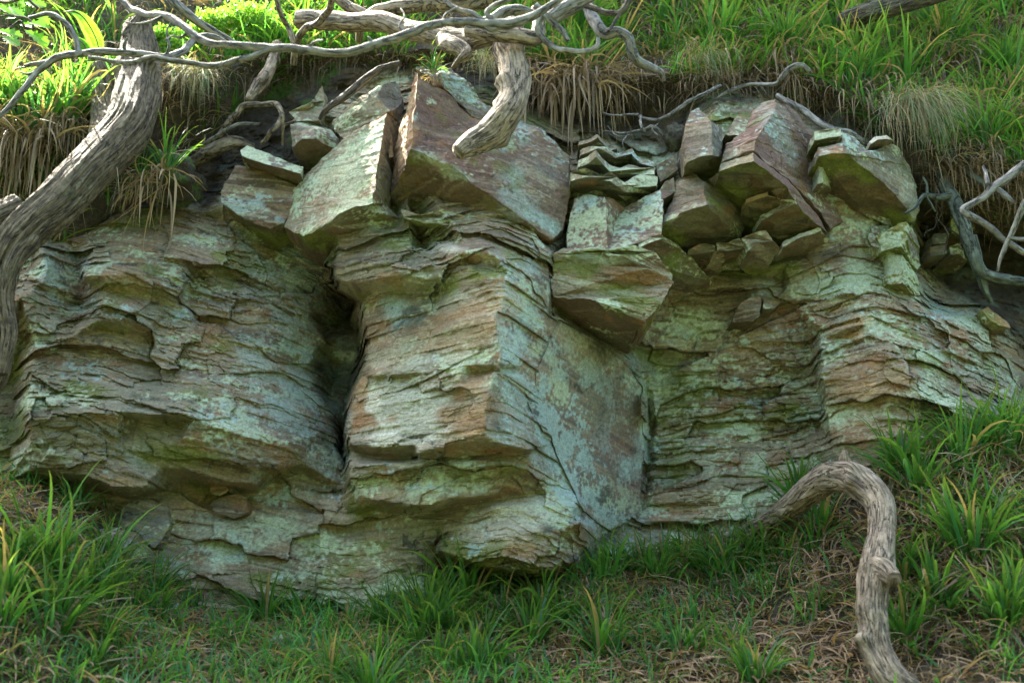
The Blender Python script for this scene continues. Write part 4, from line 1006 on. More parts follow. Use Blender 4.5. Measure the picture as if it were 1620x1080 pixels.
# ------------------------------------------------------------------ wood: roots, branches, logs
def spline(pp, n):
    pp = np.asarray(pp, float)
    if len(pp) == 2: t = np.linspace(0,1,n)[:,None]; return pp[0]*(1-t)+pp[1]*t
    q = np.vstack([2*pp[0]-pp[1], pp, 2*pp[-1]-pp[-2]])
    out = []
    seg = np.linalg.norm(np.diff(pp[:,:3], axis=0), axis=1); cum = np.r_[0, np.cumsum(seg)]
    for s in np.linspace(0, cum[-1], n):
        i = min(len(seg)-1, np.searchsorted(cum, s, side='right')-1); i = max(i, 0)
        t = (s-cum[i]) / max(seg[i], 1e-9)
        a, b, c_, d = q[i:i+4]
        out.append(.5*((2*b)+(-a+c_)*t+(2*a-5*b+4*c_-d)*t*t+(-a+3*b-3*c_+d)*t**3))
    return np.array(out)
def tube_mesh(name, path, step=.012, ns=20, rough=.12, ridge=.1, ridges=7, knots=0, seed=0, flat=1.0, wob=.5, tip=True, bands=0.0):
    """path: (px, py, Y, radius in photo pixels)"""
    q = [np.r_[P(a, b, Y), rad(r, Y)] for a, b, Y, r in path]
    Ltot = np.sum(np.linalg.norm(np.diff(np.array(q)[:,:3], axis=0), axis=1))
    n = max(8, int(Ltot/step))
    S = spline(q, n)
    c0 = S[:,:3].copy(); r = np.maximum(S[:,3], .0015)
    rm = r.mean(); k = np.linspace(0, Ltot, n)
    f = 1/(rm*7)
    for ax in range(3):
        c0[:,ax] += wob * rm * fbm(k*f+ax*31.7+seed*9.1, 0*k, 0*k, 1, 3, 120+ax)
    tg = np.gradient(c0, axis=0); tg /= np.linalg.norm(tg, axis=1, keepdims=True)+1e-9
    up = np.array([.13,-.4,.9]); nb = up - tg[0]*np.dot(up, tg[0]); nb /= np.linalg.norm(nb)
    Nn = [nb]
    for i in range(1, n):
        v = Nn[-1] - tg[i]*np.dot(Nn[-1], tg[i]); v /= np.linalg.norm(v)+1e-9; Nn.append(v)
    Nn = np.array(Nn); Bn = np.cross(tg, Nn)
    th = np.linspace(0, 2*np.pi, ns, endpoint=False)
    TH, KK = np.meshgrid(th, k)
    R0 = np.repeat(r[:,None], ns, 1)
    cx_, sx_ = np.cos(TH), np.sin(TH)
    tw = TH + .25*np.sin(KK/(rm*14)+seed)
    e = 1 + rough*fbm(cx_*1.3+seed, sx_*1.3, KK/(rm*3), 1, 4, 130)
    rd = fbm(np.cos(tw)*ridges/3+seed, np.sin(tw)*ridges/3, KK/(rm*10), 1, 4, 131)
    e = e + ridge*(np.abs(rd)*2-.45)
    if bands: e = e + bands*np.abs(np.sin(KK/(rm*1.1)+2*fbm(cx_, sx_, KK/rm*.4, 1, 2, 133)))
    rk = random.Random(seed*7+1)
    for _ in range(knots):
        a = rk.uniform(0, 6.28); kk = rk.uniform(.05, .95)*Ltot; s_ = rm*rk.uniform(.4,.9)
        dd = ((np.angle(np.exp(1j*(TH-a)))*rm)**2 + (KK-kk)**2)/s_**2
        e = e + rk.uniform(.25,.5)*np.exp(-dd*1.5)
    RR = R0*e
    V = c0[:,None,:] + Nn[:,None,:]*(RR*cx_*flat)[...,None] + Bn[:,None,:]*(RR*sx_)[...,None]
    V = V.reshape(-1,3)
    idx = np.arange(n*ns).reshape(n, ns)
    F = np.stack([idx[:-1], np.roll(idx[:-1],-1,1), np.roll(idx[1:],-1,1), idx[1:]], -1).reshape(-1,4)
    V = np.vstack([V, c0[0]-tg[0]*r[0]*.3, c0[-1]+tg[-1]*r[-1]*(.5 if tip else .1)])
    a = np.arange(ns); s0, s1 = n*ns, n*ns+1
    F = np.vstack([F, np.stack([np.roll(a,-1), a, np.full(ns,s0), np.full(ns,s0)],1)])
    F = np.vstack([F, np.stack([a+(n-1)*ns, np.roll(a,-1)+(n-1)*ns, np.full(ns,s1), np.full(ns,s1)],1)])
    uv = np.stack([(np.abs(TH/np.pi-1)).ravel()*rm*12, (KK).ravel()*2.0], 1)
    uv = np.vstack([uv, [[0,0]], [[0,Ltot*2]]])
    return V, F, uv
def quads_to(V, F, uv, name, base, smooth=True):
    q = F[:,2] != F[:,3]
    me = bpy.data.meshes.new(name)
    faces = F[q].tolist() + F[~q][:,:3].tolist()
    me.from_pydata((V-base).tolist(), [], faces)
    ul = me.uv_layers.new(name="UVMap")
    li = np.zeros(len(me.loops), dtype=np.int32); me.loops.foreach_get("vertex_index", li)
    ul.data.foreach_set("uv", np.ascontiguousarray(uv[li], dtype=np.float32).ravel())
    me.polygons.foreach_set("use_smooth", np.full(len(me.polygons), smooth))
    return me
def wood(name, label, cat, stems, mat, group=None, base=None, partname="side_root", **kw):
    """stems: first is the main stem, the others are its parts"""
    V, F, uv = tube_mesh(name, stems[0], **kw)
    b = V[0] if base is None else base
    root = link(name, quads_to(V, F, uv, name, b), mat, loc=b)
    tag(root, label, cat, group)
    for i, s in enumerate(stems[1:]):
        k2 = dict(kw); k2['seed'] = kw.get('seed',0)+i+1; k2['step'] = min(kw.get('step',.012), .01); k2['ns'] = 12; k2['knots'] = 0
        V, F, uv = tube_mesh(partname, s, **k2)
        me = quads_to(V, F, uv, partname, b)
        link(partname, me, mat, root)
    return root

# weathered stump and its great root on the left
def stump():
    V, F, uv = tube_mesh("dead_stump", [(212,40,6.05,22),(216,90,5.98,32),(212,150,5.82,38),(190,208,5.62,39),(143,262,5.44,36),(92,312,5.32,36),(46,352,5.24,34),(6,398,5.2,30),(-14,450,5.2,27),(-16,520,5.2,31),(-20,590,5.22,28),(-30,645,5.25,16)],
                         step=.008, ns=120, rough=.12, ridge=.13, ridges=13, knots=2, seed=3, flat=1.0, wob=.25)
    b = V[:,:].min(0)*0 + np.array([V[:,0].mean(), V[:,1].mean(), V[:,2].min()])
    root = link("dead_stump", quads_to(V, F, uv, "dead_stump", b), W_GREY, loc=b)
    tag(root, "thick weathered grey stump with a long fluted root sweeping down the left edge", "tree stump")
    for nm, st_, sd, ns in (("broken_trunk", [(158,108,6.0,16),(165,140,5.98,22),(172,190,5.85,28),(160,240,5.62,26),(120,290,5.45,20)], 5, 60),
                        ("splintered_top", [(214,62,6.02,24),(218,42,6.0,18),(222,26,5.98,9),(226,12,5.97,2)], 6, 48),
                        ("side_root", [(52,345,5.25,18),(48,378,5.2,14),(22,410,5.16,14),(6,470,5.15,13),(12,530,5.15,12),(2,590,5.15,8)], 7, 48),
                        ("side_root", [(30,330,5.3,22),(-10,350,5.25,24),(-60,380,5.2,20)], 8, 40)):
        V, F, uv = tube_mesh(nm, st_, step=.008, ns=ns, rough=.15, ridge=.22, ridges=12, seed=sd, wob=.3)
        link(nm, quads_to(V, F, uv, nm, b), W_GREY, root)
stump()
# central root system hanging over the edge
wood("exposed_root", "thick knobbly bare root hanging like a broken leg over the central block", "tree root",
     [[(806,40,5.5,20),(800,80,5.42,22),(806,120,5.35,23),(804,160,5.3,23),(782,195,5.26,25),(750,222,5.23,22),(716,248,5.2,13)],
      [(470,28,6.0,14),(540,30,5.95,16),(610,38,5.85,17),(680,48,5.7,18),(745,60,5.55,19),(800,58,5.46,17)],
      [(700,58,5.66,14),(725,72,5.56,15),(738,85,5.52,11),(722,98,5.5,6),(710,110,5.52,3)]],
     W_TAN, step=.007, ns=56, rough=.22, ridge=.16, ridges=9, knots=9, seed=11, wob=.8, flat=1.05)
wood("exposed_root", "upper brown root running level along the turf edge and bending down at its left end", "tree root",
     [[(566,64,6.05,6),(572,34,6.0,8),(596,16,5.95,11),(640,10,5.9,12),(690,8,5.85,14),(740,6,5.8,16),(790,-14,5.8,16)],
      [(530,-10,6.1,8),(552,12,6.1,10),(585,34,6.1,12),(610,44,6.1,10)]],
     W_BARK, step=.008, ns=36, rough=.15, ridge=.1, seed=14, wob=.5)
wood("exposed_root", "short stout root lying across the bend of the hanging root with a cut right end", "tree root",
     [[(740,44,5.35,12),(780,54,5.3,14),(820,58,5.28,13),(845,60,5.28,13),(850,40,5.3,11),(848,15,5.35,10)]],
     W_BARK, step=.008, ns=36, rough=.12, ridge=.08, seed=15, wob=.3, tip=False)
wood("exposed_root", "pale banded root curling down to the right like an S above the rippled slabs", "tree root",
     [[(930,-15,5.5,10),(933,15,5.48,9),(942,40,5.45,9),(958,56,5.42,9),(978,52,5.4,8),(994,60,5.4,8),(1000,80,5.42,8),(1008,98,5.45,7.5),(1028,106,5.5,6.5),(1042,112,5.56,5),(1049,126,5.62,4)]],
     W_PALE, step=.005, ns=28, rough=.1, ridge=.05, seed=16, wob=.5, bands=.14)
wood("exposed_root", "dark forked root dangling from the turf at the top left of the rock", "tree root",
     [[(438,70,6.2,9),(430,100,6.15,9),(420,125,6.1,11),(408,140,6.08,10),(396,160,6.05,7)]], W_BARK, step=.008, ns=28, rough=.2, ridge=.12, seed=17)
wood("exposed_root", "kinked thin root with a right-angle bend in the left soil face", "tree root",
     [[(340,225,6.2,5),(362,196,6.1,5),(385,168,6.06,5),(410,166,6.04,4.5),(436,166,6.02,5),(446,180,6.0,4),(450,200,6.02,3),(446,230,6.08,2)],
      [(446,178,6.0,3),(438,200,6.0,4),(425,215,6.02,4),(412,228,6.08,3)], [(450,198,6.02,2.5),(462,194,6.02,2),(468,188,6.05,1.5)]],
     W_BARK, step=.006, ns=16, rough=.2, ridge=.1, seed=18, wob=.8)
wood("exposed_root", "smooth thin grey root curving up beside the kinked root", "tree root",
     [[(318,232,6.1,3.5),(336,220,6.04,3),(356,206,6.0,3),(380,196,6.0,2.5),(410,197,6.04,2)]], W_PALE, step=.006, ns=14, seed=19, wob=.5)
wood("exposed_root", "slanting dark root leaning from the turf down to the square-edged block", "tree root",
     [[(632,102,6.05,5),(600,112,6.02,6),(566,135,6.0,7),(540,155,5.98,6),(518,172,6.0,5),(506,188,6.05,3)]], W_DARK, step=.007, ns=20, rough=.2, seed=20, wob=.6)
wood("exposed_root", "smooth brown root lying across the soil behind the hanging tussock", "tree root",
     [[(300,260,6.3,10),(340,238,6.22,12),(372,225,6.2,10),(400,232,6.25,6)]], W_BARK, step=.008, ns=24, seed=21)
wood("exposed_root", "grey root snaking over the top of the great overhanging block", "tree root",
     [[(1230,152,5.95,4),(1252,166,5.9,5),(1272,176,5.88,6),(1292,192,5.85,6),(1315,203,5.82,6),(1340,210,5.84,5.5),(1362,222,5.9,5)]], W_PALE, step=.006, ns=20, rough=.15, seed=22, wob=.6)
wood("exposed_root", "thin pale root looping out of the turf above the great block and trailing left", "tree root",
     [[(1280,112,6.0,5),(1268,104,5.98,5),(1252,108,5.98,5),(1236,124,6.0,4.5),(1222,134,6.05,3.5),(1190,134,6.1,3),(1160,142,6.1,3),(1130,158,6.15,2)]], W_PALE, step=.006, ns=16, rough=.15, seed=23, wob=.8)
wood("exposed_root", "thin white root climbing across the dark soil above the red upright block", "tree root",
     [[(1012,184,6.1,2.5),(1036,190,6.05,2.5),(1062,180,6.0,3),(1090,160,6.0,3),(1114,148,6.02,3),(1140,136,6.1,2.5)]], W_PALE, step=.006, ns=14, seed=24, wob=.6)
wood("root_tangle", "spidery white rootlets dangling over the rippled slabs", "tree root",
     [[(955,208,6.0,1.2),(985,210,5.96,1.5),(1015,206,5.94,2),(1030,200,5.94,2.5),(1042,206,5.94,3),(1050,214,5.94,2)],
      [(1014,184,6.0,2),(1014,200,5.94,2.5),(1020,208,5.93,2)], [(1040,196,5.96,1.5),(1032,204,5.94,1.5),(1040,214,5.93,1)], [(1000,206,5.95,1.2),(985,224,5.92,1),(990,240,5.93,.8)],
      [(955,180,6.05,1.5),(980,182,6.0,1.5),(1010,182,6.0,2)], [(962,200,6.0,1),(975,214,5.95,1),(1000,214,5.93,.8)]],
     W_PALE, step=.005, ns=8, seed=25, wob=1.0)
wood("exposed_root", "thick lichened green-grey root dropping through the dark hollow at far right", "tree root",
     [[(1486,262,6.15,8),(1496,290,6.1,10),(1510,315,6.06,11),(1520,345,6.04,11),(1530,380,6.04,10),(1540,410,6.06,10),(1556,430,6.08,9),(1590,442,6.1,8),(1640,448,6.12,7)],
      [(1536,372,6.05,9),(1545,410,6.1,9),(1556,450,6.14,7),(1568,475,6.18,5)],
      [(1505,310,6.05,5),(1480,312,6.0,5),(1462,310,5.98,4),(1446,328,5.96,3),(1430,338,5.95,2)],
      [(1466,308,5.98,2.5),(1466,290,6.0,2),(1460,280,6.02,2)], [(1466,312,5.98,2),(1474,325,5.98,2),(1480,334,6.0,1.5)],
      [(1500,258,6.2,5),(1520,262,6.1,6),(1542,280,6.04,6),(1562,292,6.02,6),(1566,300,6.0,5)]],
     W_GREEN, step=.006, ns=32, rough=.18, ridge=.12, seed=26, wob=.5)
wood("dead_branch", "bare grey elbow-bent branch reaching in from the right edge", "branch",
     [[(1650,240,5.2,7),(1618,262,5.2,7),(1590,284,5.2,7),(1572,296,5.2,7),(1556,312,5.2,6),(1526,330,5.2,5.5),(1530,338,5.2,6),(1560,356,5.22,5.5),(1586,380,5.25,5),(1612,396,5.28,5),(1640,410,5.3,4)],
      [(1572,296,5.2,5),(1590,308,5.2,5),(1606,322,5.2,2)], [(1562,292,5.2,4),(1560,276,5.22,3),(1556,262,5.25,2)]],
     W_PALE, step=.006, ns=18, rough=.12, seed=27, wob=.4, partname="twig")
wood("dead_branch", "slim upright grey twig crossing in front of the elbow-bent branch", "branch",
     [[(1640,290,5.1,5),(1618,330,5.12,5),(1604,360,5.15,4.5),(1592,385,5.18,4),(1582,410,5.2,3),(1578,430,5.22,2)],
      [(1594,376,5.17,3),(1615,378,5.15,3.5),(1640,374,5.1,4)]], W_PALE, step=.006, ns=14, seed=28, wob=.4, partname="twig")
wood("root_tangle", "wiry hair-thin rootlets hanging inside the dark hollow", "tree root",
     [[(1480,300,6.1,1.2),(1482,340,6.08,1.2),(1478,360,6.08,1),(1466,366,6.08,1.2),(1462,374,6.08,1.2)], [(1482,345,6.08,1),(1496,362,6.08,1),(1500,375,6.08,.8),(1494,400,6.1,.7)],
      [(1488,300,6.1,.8),(1490,330,6.08,.8),(1484,352,6.08,.8)], [(1500,362,6.08,1),(1516,372,6.08,1),(1522,390,6.1,.8)]], W_DARK, step=.006, ns=7, seed=29, wob=1.0)
# arched root at lower right
wood("arched_root", "stout tan root arching out of the bank and plunging down at lower right", "tree root",
     [[(1165,850,6.15,8),(1200,832,5.98,12),(1232,812,5.80,16),(1270,783,5.62,20),(1308,758,5.46,23),(1340,750,5.34,24),(1372,768,5.25,24),(1392,800,5.18,22),(1394,840,5.1,21),(1388,875,5.02,24),(1384,900,4.98,26),(1380,930,4.94,22),(1380,980,4.9,21),(1386,1030,4.86,22),(1412,1070,4.82,24),(1455,1110,4.8,23)],
      [(1386,898,4.96,20),(1402,906,4.9,17),(1414,916,4.84,12)],
      [(1338,735,5.36,12),(1337,722,5.34,8),(1336,712,5.33,4)]],
     W_TAN, step=.007, ns=72, rough=.16, ridge=.1, ridges=8, knots=13, seed=31, wob=.35, flat=1.0, partname="broken_stub", tip=False)
# log at the top right
wood("fallen_log", "dark cracked log lying in the grass at the top right", "log",
     [[(1330,36,6.3,14),(1365,22,6.28,17),(1410,8,6.3,18),(1460,-8,6.35,20),(1530,-26,6.45,20)]], W_DARK, step=.008, ns=64, rough=.08, ridge=.22, ridges=14, seed=33, wob=.2)
wood("fallen_log", "grey slanting dead trunk behind the fern at the top left", "log",
     [[(60,32,6.6,12),(85,10,6.65,14),(110,-20,6.7,14)]], W_GREY, step=.01, ns=40, rough=.08, ridge=.15, seed=34)
# bare grey branches nearer the camera
wood("dead_branch", "long bare grey branch sweeping right across the whole top left of the view", "branch",
     [[(905,-20,4.2,5),(870,10,4.2,6),(830,30,4.2,8),(790,38,4.2,9),(740,36,4.2,7),(690,38,4.2,7),(640,54,4.2,7.5),(590,72,4.2,7.5),(540,84,4.2,7),(480,80,4.2,7),(420,76,4.2,6.5),(370,72,4.2,6),(330,68,4.2,6),(290,44,4.25,6),(262,26,4.3,6),(220,20,4.4,5),(180,-10,4.5,5)],
      [(425,78,4.2,5),(400,90,4.2,5),(370,98,4.2,5),(335,105,4.2,5),(290,98,4.2,4.5),(240,92,4.2,4.5),(200,100,4.2,4),(140,90,4.2,3)],
      [(760,36,4.2,5),(778,46,4.2,5),(796,42,4.2,4)], [(779,30,4.2,4),(770,20,4.2,4),(784,8,4.2,4),(812,0,4.2,3)],
      [(765,32,4.2,4),(745,20,4.2,4),(720,12,4.22,4),(690,-6,4.25,3)], [(592,70,4.2,3),(582,60,4.2,2)], [(640,54,4.2,2.5),(632,40,4.22,2),(640,26,4.22,1.5),(634,14,4.25,1)], [(480,80,4.2,2.5),(500,66,4.18,2),(512,64,4.15,1.2)], [(300,50,4.25,3),(286,60,4.25,2.5),(272,58,4.22,1.5),(262,64,4.2,1)], [(262,26,4.3,3),(240,34,4.3,2.5),(214,38,4.3,2),(196,34,4.3,1)], [(700,36,4.2,2.5),(706,22,4.2,2),(724,10,4.2,1.2)]],
     W_PALE, step=.006, ns=16, rough=.12, seed=41, wob=.5, partname="twig")
wood("dead_branch", "mottled grey branch slanting down from the top left to the lower left edge", "branch",
     [[(-20,200,4.9,4),(10,176,4.9,4.5),(40,140,4.9,5),(60,114,4.9,5.5),(92,92,4.9,6),(130,84,4.9,6),(180,84,4.9,6),(220,86,4.9,6),(260,90,4.9,6),(290,80,4.95,6),(310,62,5.0,6),(335,56,5.05,5),(370,72,5.1,4)],
      [(92,92,4.9,4),(66,100,4.9,4),(40,104,4.9,3)], [(200,85,4.9,3),(196,72,4.88,2.5),(202,60,4.86,1.2)], [(160,84,4.9,3),(150,94,4.9,2),(136,96,4.9,1.2)], [(262,90,4.9,3),(268,74,4.88,2.2),(264,52,4.86,1.8),(270,34,4.85,1)], [(60,114,4.9,3),(44,118,4.9,2),(30,114,4.9,1.2)], [(124,84,4.9,5),(118,56,4.9,4.5),(100,34,4.9,4),(76,22,4.92,4),(46,28,4.95,3)]],
     W_PALE, step=.006, ns=16, rough=.15, seed=42, wob=.6, partname="twig")
wood("dead_branch", "straight mottled branch entering at the top and running down right beside the bright bush", "branch",
     [[(255,-25,5.2,8),(280,8,5.2,8),(310,32,5.25,7),(340,50,5.3,6.5),(372,68,5.35,5)]], W_PALE, step=.006, ns=18, seed=43, wob=.3)
wood("dead_branch", "two-pronged bare branch rising from the turf above the left soil face", "branch",
     [[(466,100,6.0,5),(468,72,5.9,6),(482,50,5.8,6),(502,36,5.7,6),(520,16,5.6,6),(528,-12,5.5,6)], [(466,70,5.9,5),(456,44,5.9,4.5),(444,20,5.85,4.5),(434,-8,5.8,4)]],
     W_BARK, step=.006, ns=18, rough=.15, seed=44, wob=.6, partname="twig")
wood("dead_branch", "mossy looping branch in front of the dead leaves right of the hanging root", "branch",
     [[(858,22,4.6,6),(850,46,4.6,5),(862,62,4.6,5),(880,76,4.6,4.5),(905,82,4.6,4.5),(930,80,4.6,4),(944,72,4.6,4),(946,60,4.6,3)],
      [(846,10,4.6,6),(868,32,4.6,6),(888,48,4.6,5),(900,64,4.6,4)], [(856,30,4.6,5),(836,20,4.6,7),(806,18,4.6,9),(780,30,4.6,8),(752,38,4.6,5)],
      [(870,30,4.6,12),(884,20,4.6,14),(905,8,4.6,15),(930,-8,4.6,13),(960,-20,4.6,12)]],
     W_PALE, step=.006, ns=18, rough=.2, seed=45, wob=.6, partname="twig")
wood("dead_branch", "forked branch curving down from the top into the grass right of the looping branch", "branch",
     [[(1000,-20,5.3,5),(992,8,5.3,6),(980,22,5.3,5),(958,20,5.32,5),(930,12,5.35,5),(905,4,5.4,5)], [(985,14,5.3,3),(975,32,5.28,3),(962,50,5.25,2.5)]],
     W_DARK, step=.006, ns=16, rough=.15, seed=46, wob=.6, partname="twig")

# ------------------------------------------------------------------ leaves: tussocks, grass, litter
def blades(n, root, az, el, bend, Ln, Wd, S=6, twist=None, colr=None, tipc=None, rng=RNG, power=1.3):
    t = np.linspace(0, 1, S+1)
    ang = el[:,None] - bend[:,None] * t[None,:]**power
    ang = np.maximum(ang, -1.5)
    ds = (Ln/S)[:,None]
    dx = np.cos(ang)*ds; dz = np.sin(ang)*ds
    hx_ = np.cumsum(dx, 1) - dx; hz_ = np.cumsum(dz, 1) - dz
    az2 = az[:,None] + (0 if twist is None else twist[:,None]*t[None,:])
    cx = root[:,0,None] + np.cumsum(dx*np.cos(az2),1) - dx*np.cos(az2)
    cy = root[:,1,None] + np.cumsum(dx*np.sin(az2),1) - dx*np.sin(az2)
    cz = root[:,2,None] + hz_
    wd = Wd[:,None] * np.minimum(1, .55 + 2.2*t)[None,:] * (1 - t[None,:]**2.2) + .0005
    tilt = rng.uniform(-.8, .8, n)[:,None]
    wx_ = -np.sin(az2)*np.cos(tilt); wy_ = np.cos(az2)*np.cos(tilt); wz_ = np.sin(tilt) + 0*az2
    C = np.stack([cx,cy,cz],-1); Wv = np.stack([wx_,wy_,wz_],-1)*wd[...,None]*.5
    V = np.stack([C-Wv, C+Wv], 2).reshape(-1,3)
    idx = np.arange(n*(S+1)*2).reshape(n, S+1, 2)
    F = np.stack([idx[:,:-1,0], idx[:,:-1,1], idx[:,1:,1], idx[:,1:,0]], -1).reshape(-1,4)
    cc = np.repeat(colr[:,None,:], S+1, 1)
    if tipc is not None:
        k = (t**3)[None,:,None]*tipc[1]
        cc = cc*(1-k) + np.array(tipc[0])[None,None,:]*k
    cc = np.repeat(cc[:,:,None,:], 2, 2).reshape(-1,3)
    return V, F, cc
def greens(n, rng, lo=(.036,.115,.022), hi=(.09,.26,.042), dead=.05):
    k = rng.random(n)[:,None]
    c_ = np.array(lo)*(1-k) + np.array(hi)*k
    b = rng.random(n) < .25
    c_[b] = c_[b]*np.array((.75,.95,1.9))
    d = rng.random(n) < dead
    c_[d] = np.array((.32,.24,.12))
    return c_
def dries(n, rng):
    k = rng.random(n)[:,None]; j = rng.random(n)[:,None]
    c_ = np.array((.12,.08,.045))*(1-k) + np.array((.44,.32,.19))*k
    return c_*(1-.3*j) + np.array((.26,.24,.20))*.3*j
def tussock_green(seed, n=46, Lr=(.16,.38), Wr=(.009,.018), lean=None, spread=.05):
    r = np.random.default_rng(seed)
    az = r.uniform(0, 2*np.pi, n) if lean is None else r.normal(lean, 1.1, n)
    root = np.stack([np.cos(az)*spread*r.random(n), np.sin(az)*spread*r.random(n), -.02+0*az], 1)
    el = np.radians(r.uniform(45, 88, n)); bend = r.uniform(.5, 2.3, n)
    return blades(n, root, az, el, bend, r.uniform(*Lr, n), r.uniform(*Wr, n), 7, r.normal(0,.5,n), greens(n, r), ((.25,.20,.06), .5), r, 1.6)
def tussock_dry(seed, n=60, Lr=(.12,.34), Wr=(.004,.011), spread=.09, out=-np.pi/2, wide=1.0):
    r = np.random.default_rng(seed)
    az = r.normal(out, wide, n)
    root = np.stack([np.cos(az)*spread*r.random(n) + r.normal(0,.02,n), np.sin(az)*spread*r.random(n), -.01-.03*r.random(n)], 1)
    el = np.radians(r.uniform(-70, 45, n)); bend = r.uniform(.2, 2.4, n)
    root[:,2] -= .10*r.random(n)**2; Lr = (Lr[0]*.5, Lr[1])
    return blades(n, root, az, el, bend, r.uniform(*Lr, n), r.uniform(*Wr, n), 6, r.normal(0,1.5,n), dries(n, r), None, r, .7)
NG, ND = 9, 7
SKIRT = [mesh_np('dry_leaves', *tussock_dry(380+i, 150, (.08,.30), (.004,.011), .13, -np.pi/2, .9)) for i in range(3)]
GM = [mesh_np("green_blades", *tussock_green(200+i, 34+6*i)) for i in range(NG)]
GMs = [mesh_np("green_blades", *tussock_green(240+i, 14+3*i, (.10,.26), (.007,.014))) for i in range(5)]
DM = [mesh_np("dry_leaves", *tussock_dry(300+i, 50+8*i)) for i in range(ND)]
DMs = [mesh_np("dry_leaves", *tussock_dry(340+i, 26, (.07,.20))) for i in range(4)]
for m in GM+GMs: m.materials.append(GREEN)
for m in DM+DMs+SKIRT: m.materials.append(DRY)
def copy_of(me_list, k): return me_list[k % len(me_list)]
def tussock(loc, label, group, s=1.0, gs=1.0, ds=1.0, k=0, small=False, rz=None, dry=True, green=True):
    t = thing("grass_tussock", loc, label, "grass tussock", group)
    t.scale = (s, s, s)
    if green:
        g = link("green_blades", copy_of(GMs if small else GM, k), None, t); g.scale = (gs,)*3; g.rotation_euler = (0,0,random.uniform(0,6.28))
    if dry:
        d = link("dry_leaves", copy_of(DMs if small else (SKIRT if ds >= 1.2 else DM), k+1), None, t); d.scale = (ds,)*3; d.rotation_euler = (0,0,random.uniform(-.4,.4))
    return t
TG = "woodrush tussocks"
# (px, py of the tussock's foot, surface, overall, green, dry, label)
H_, B_, C_ = [BV_HILL], [BV_BANK], [BV_CLIFF, BV_HILL]
HERO = [
 (262,262,None,1.0,.85,1.15,"isolated tussock right of the stump with a long skirt of hanging brown leaves",5.75),
 (225,275,None,.7,.8,1.0,"small thin tuft squeezed between the stump and the big skirted tussock",5.7),
 (685,112,None,.75,.7,.6,"small spidery green tuft on top of the central block",5.72),
 (880,118,H_,1.15,.8,1.35,"drooping tussock right of the hanging root with a long curtain of dead leaves",None),
 (925,112,H_,1.1,.9,1.4,"dense hanging tussock between the dead-leaf curtain and the S-shaped root",None),
 (1075,62,H_,1.0,1.1,1.1,"upright bright tussock on the edge above the white root",None),
 (1120,72,H_,1.0,1.0,1.3,"tussock with a straw-coloured skirt straight above the upright red block",None),
 (1240,82,H_,.9,.9,1.4,"tussock whose brown skirt hangs over the looping root",None),
 (1335,110,H_,1.0,1.1,1.0,"green tussock on the brow above the arching slab's left end",None),
 (1425,150,H_,1.35,1.2,1.0,"largest upright tussock on the right brow, above the pale hair-like grass",None),
 (1545,165,H_,1.1,1.0,1.5,"tussock at the right brow with a heavy brown skirt over the dark hollow",None),
 (1605,185,H_,1.0,1.0,1.3,"skirted tussock cut by the right edge of the view above the dark hollow",None),
 (60,215,H_,1.2,1.2,1.2,"sunlit tussock on the far left with a thick brown skirt beside the stump",None),
 (105,185,H_,1.0,1.3,1.2,"sunlit tussock touching the left side of the stump",None),
 (15,200,H_,1.1,1.3,1.2,"sunlit skirted tussock at the extreme left edge",None),
 (300,112,H_,.8,.5,.9,"mostly dead straw tussock under the turf edge right of the stump",None),
 (735,960,B_,1.1,1.1,.7,"bright green tussock at the foot of the column in the middle of the bank",None),
 (750,1065,B_,1.0,1.1,.7,"bright spiky tussock at the bottom edge below the column",None),
 (955,925,B_,1.0,1.05,1.0,"tussock on the bank just right of the column's undercut foot",None),
 (1010,905,B_,.9,1.0,1.1,"tussock with pale straw blades right of the undercut, against the smooth lichened face",None),
 (1300,835,B_,1.0,1.0,.9,"tussock growing in the crook under the arched root",None),
 (1455,775,B_,1.1,1.1,1.0,"tall tussock right behind the top of the arched root",None),
 (1520,735,B_,1.1,1.1,1.0,"tall tussock against the base of the right buttress",None),
 (1590,715,B_,1.2,1.1,1.0,"tall tussock at the right edge at the top of the bank",None),
 (1540,880,B_,1.2,1.2,1.0,"broad dark green tussock right of the arched root's swollen knot",None),
 (420,985,B_,.9,1.0,.8,"small tussock at the base of the lower left rock wall",None),
 (480,985,B_,.8,1.0,.7,"small tussock directly right of another at the base of the lower left wall",None),
 (60,900,B_,1.3,1.2,.9,"big shaded tussock at the left end of the bank",None),
 (130,960,B_,1.3,1.2,.9,"shaded tussock on the left of the bank with a long grey-brown skirt",None),
 (115,810,B_,.8,1.0,.8,"small tussock in front of the dark gap under the left buttress",None),
]
for k, (px, py, srf, s, gs, ds, lb, Y) in enumerate(HERO):
    p = Vector(P(px, py, Y)) if srf is None else cast(px, py, srf)
    if p is None: print("miss", lb); continue
    tussock(p, lb, TG, s, gs, ds, k)
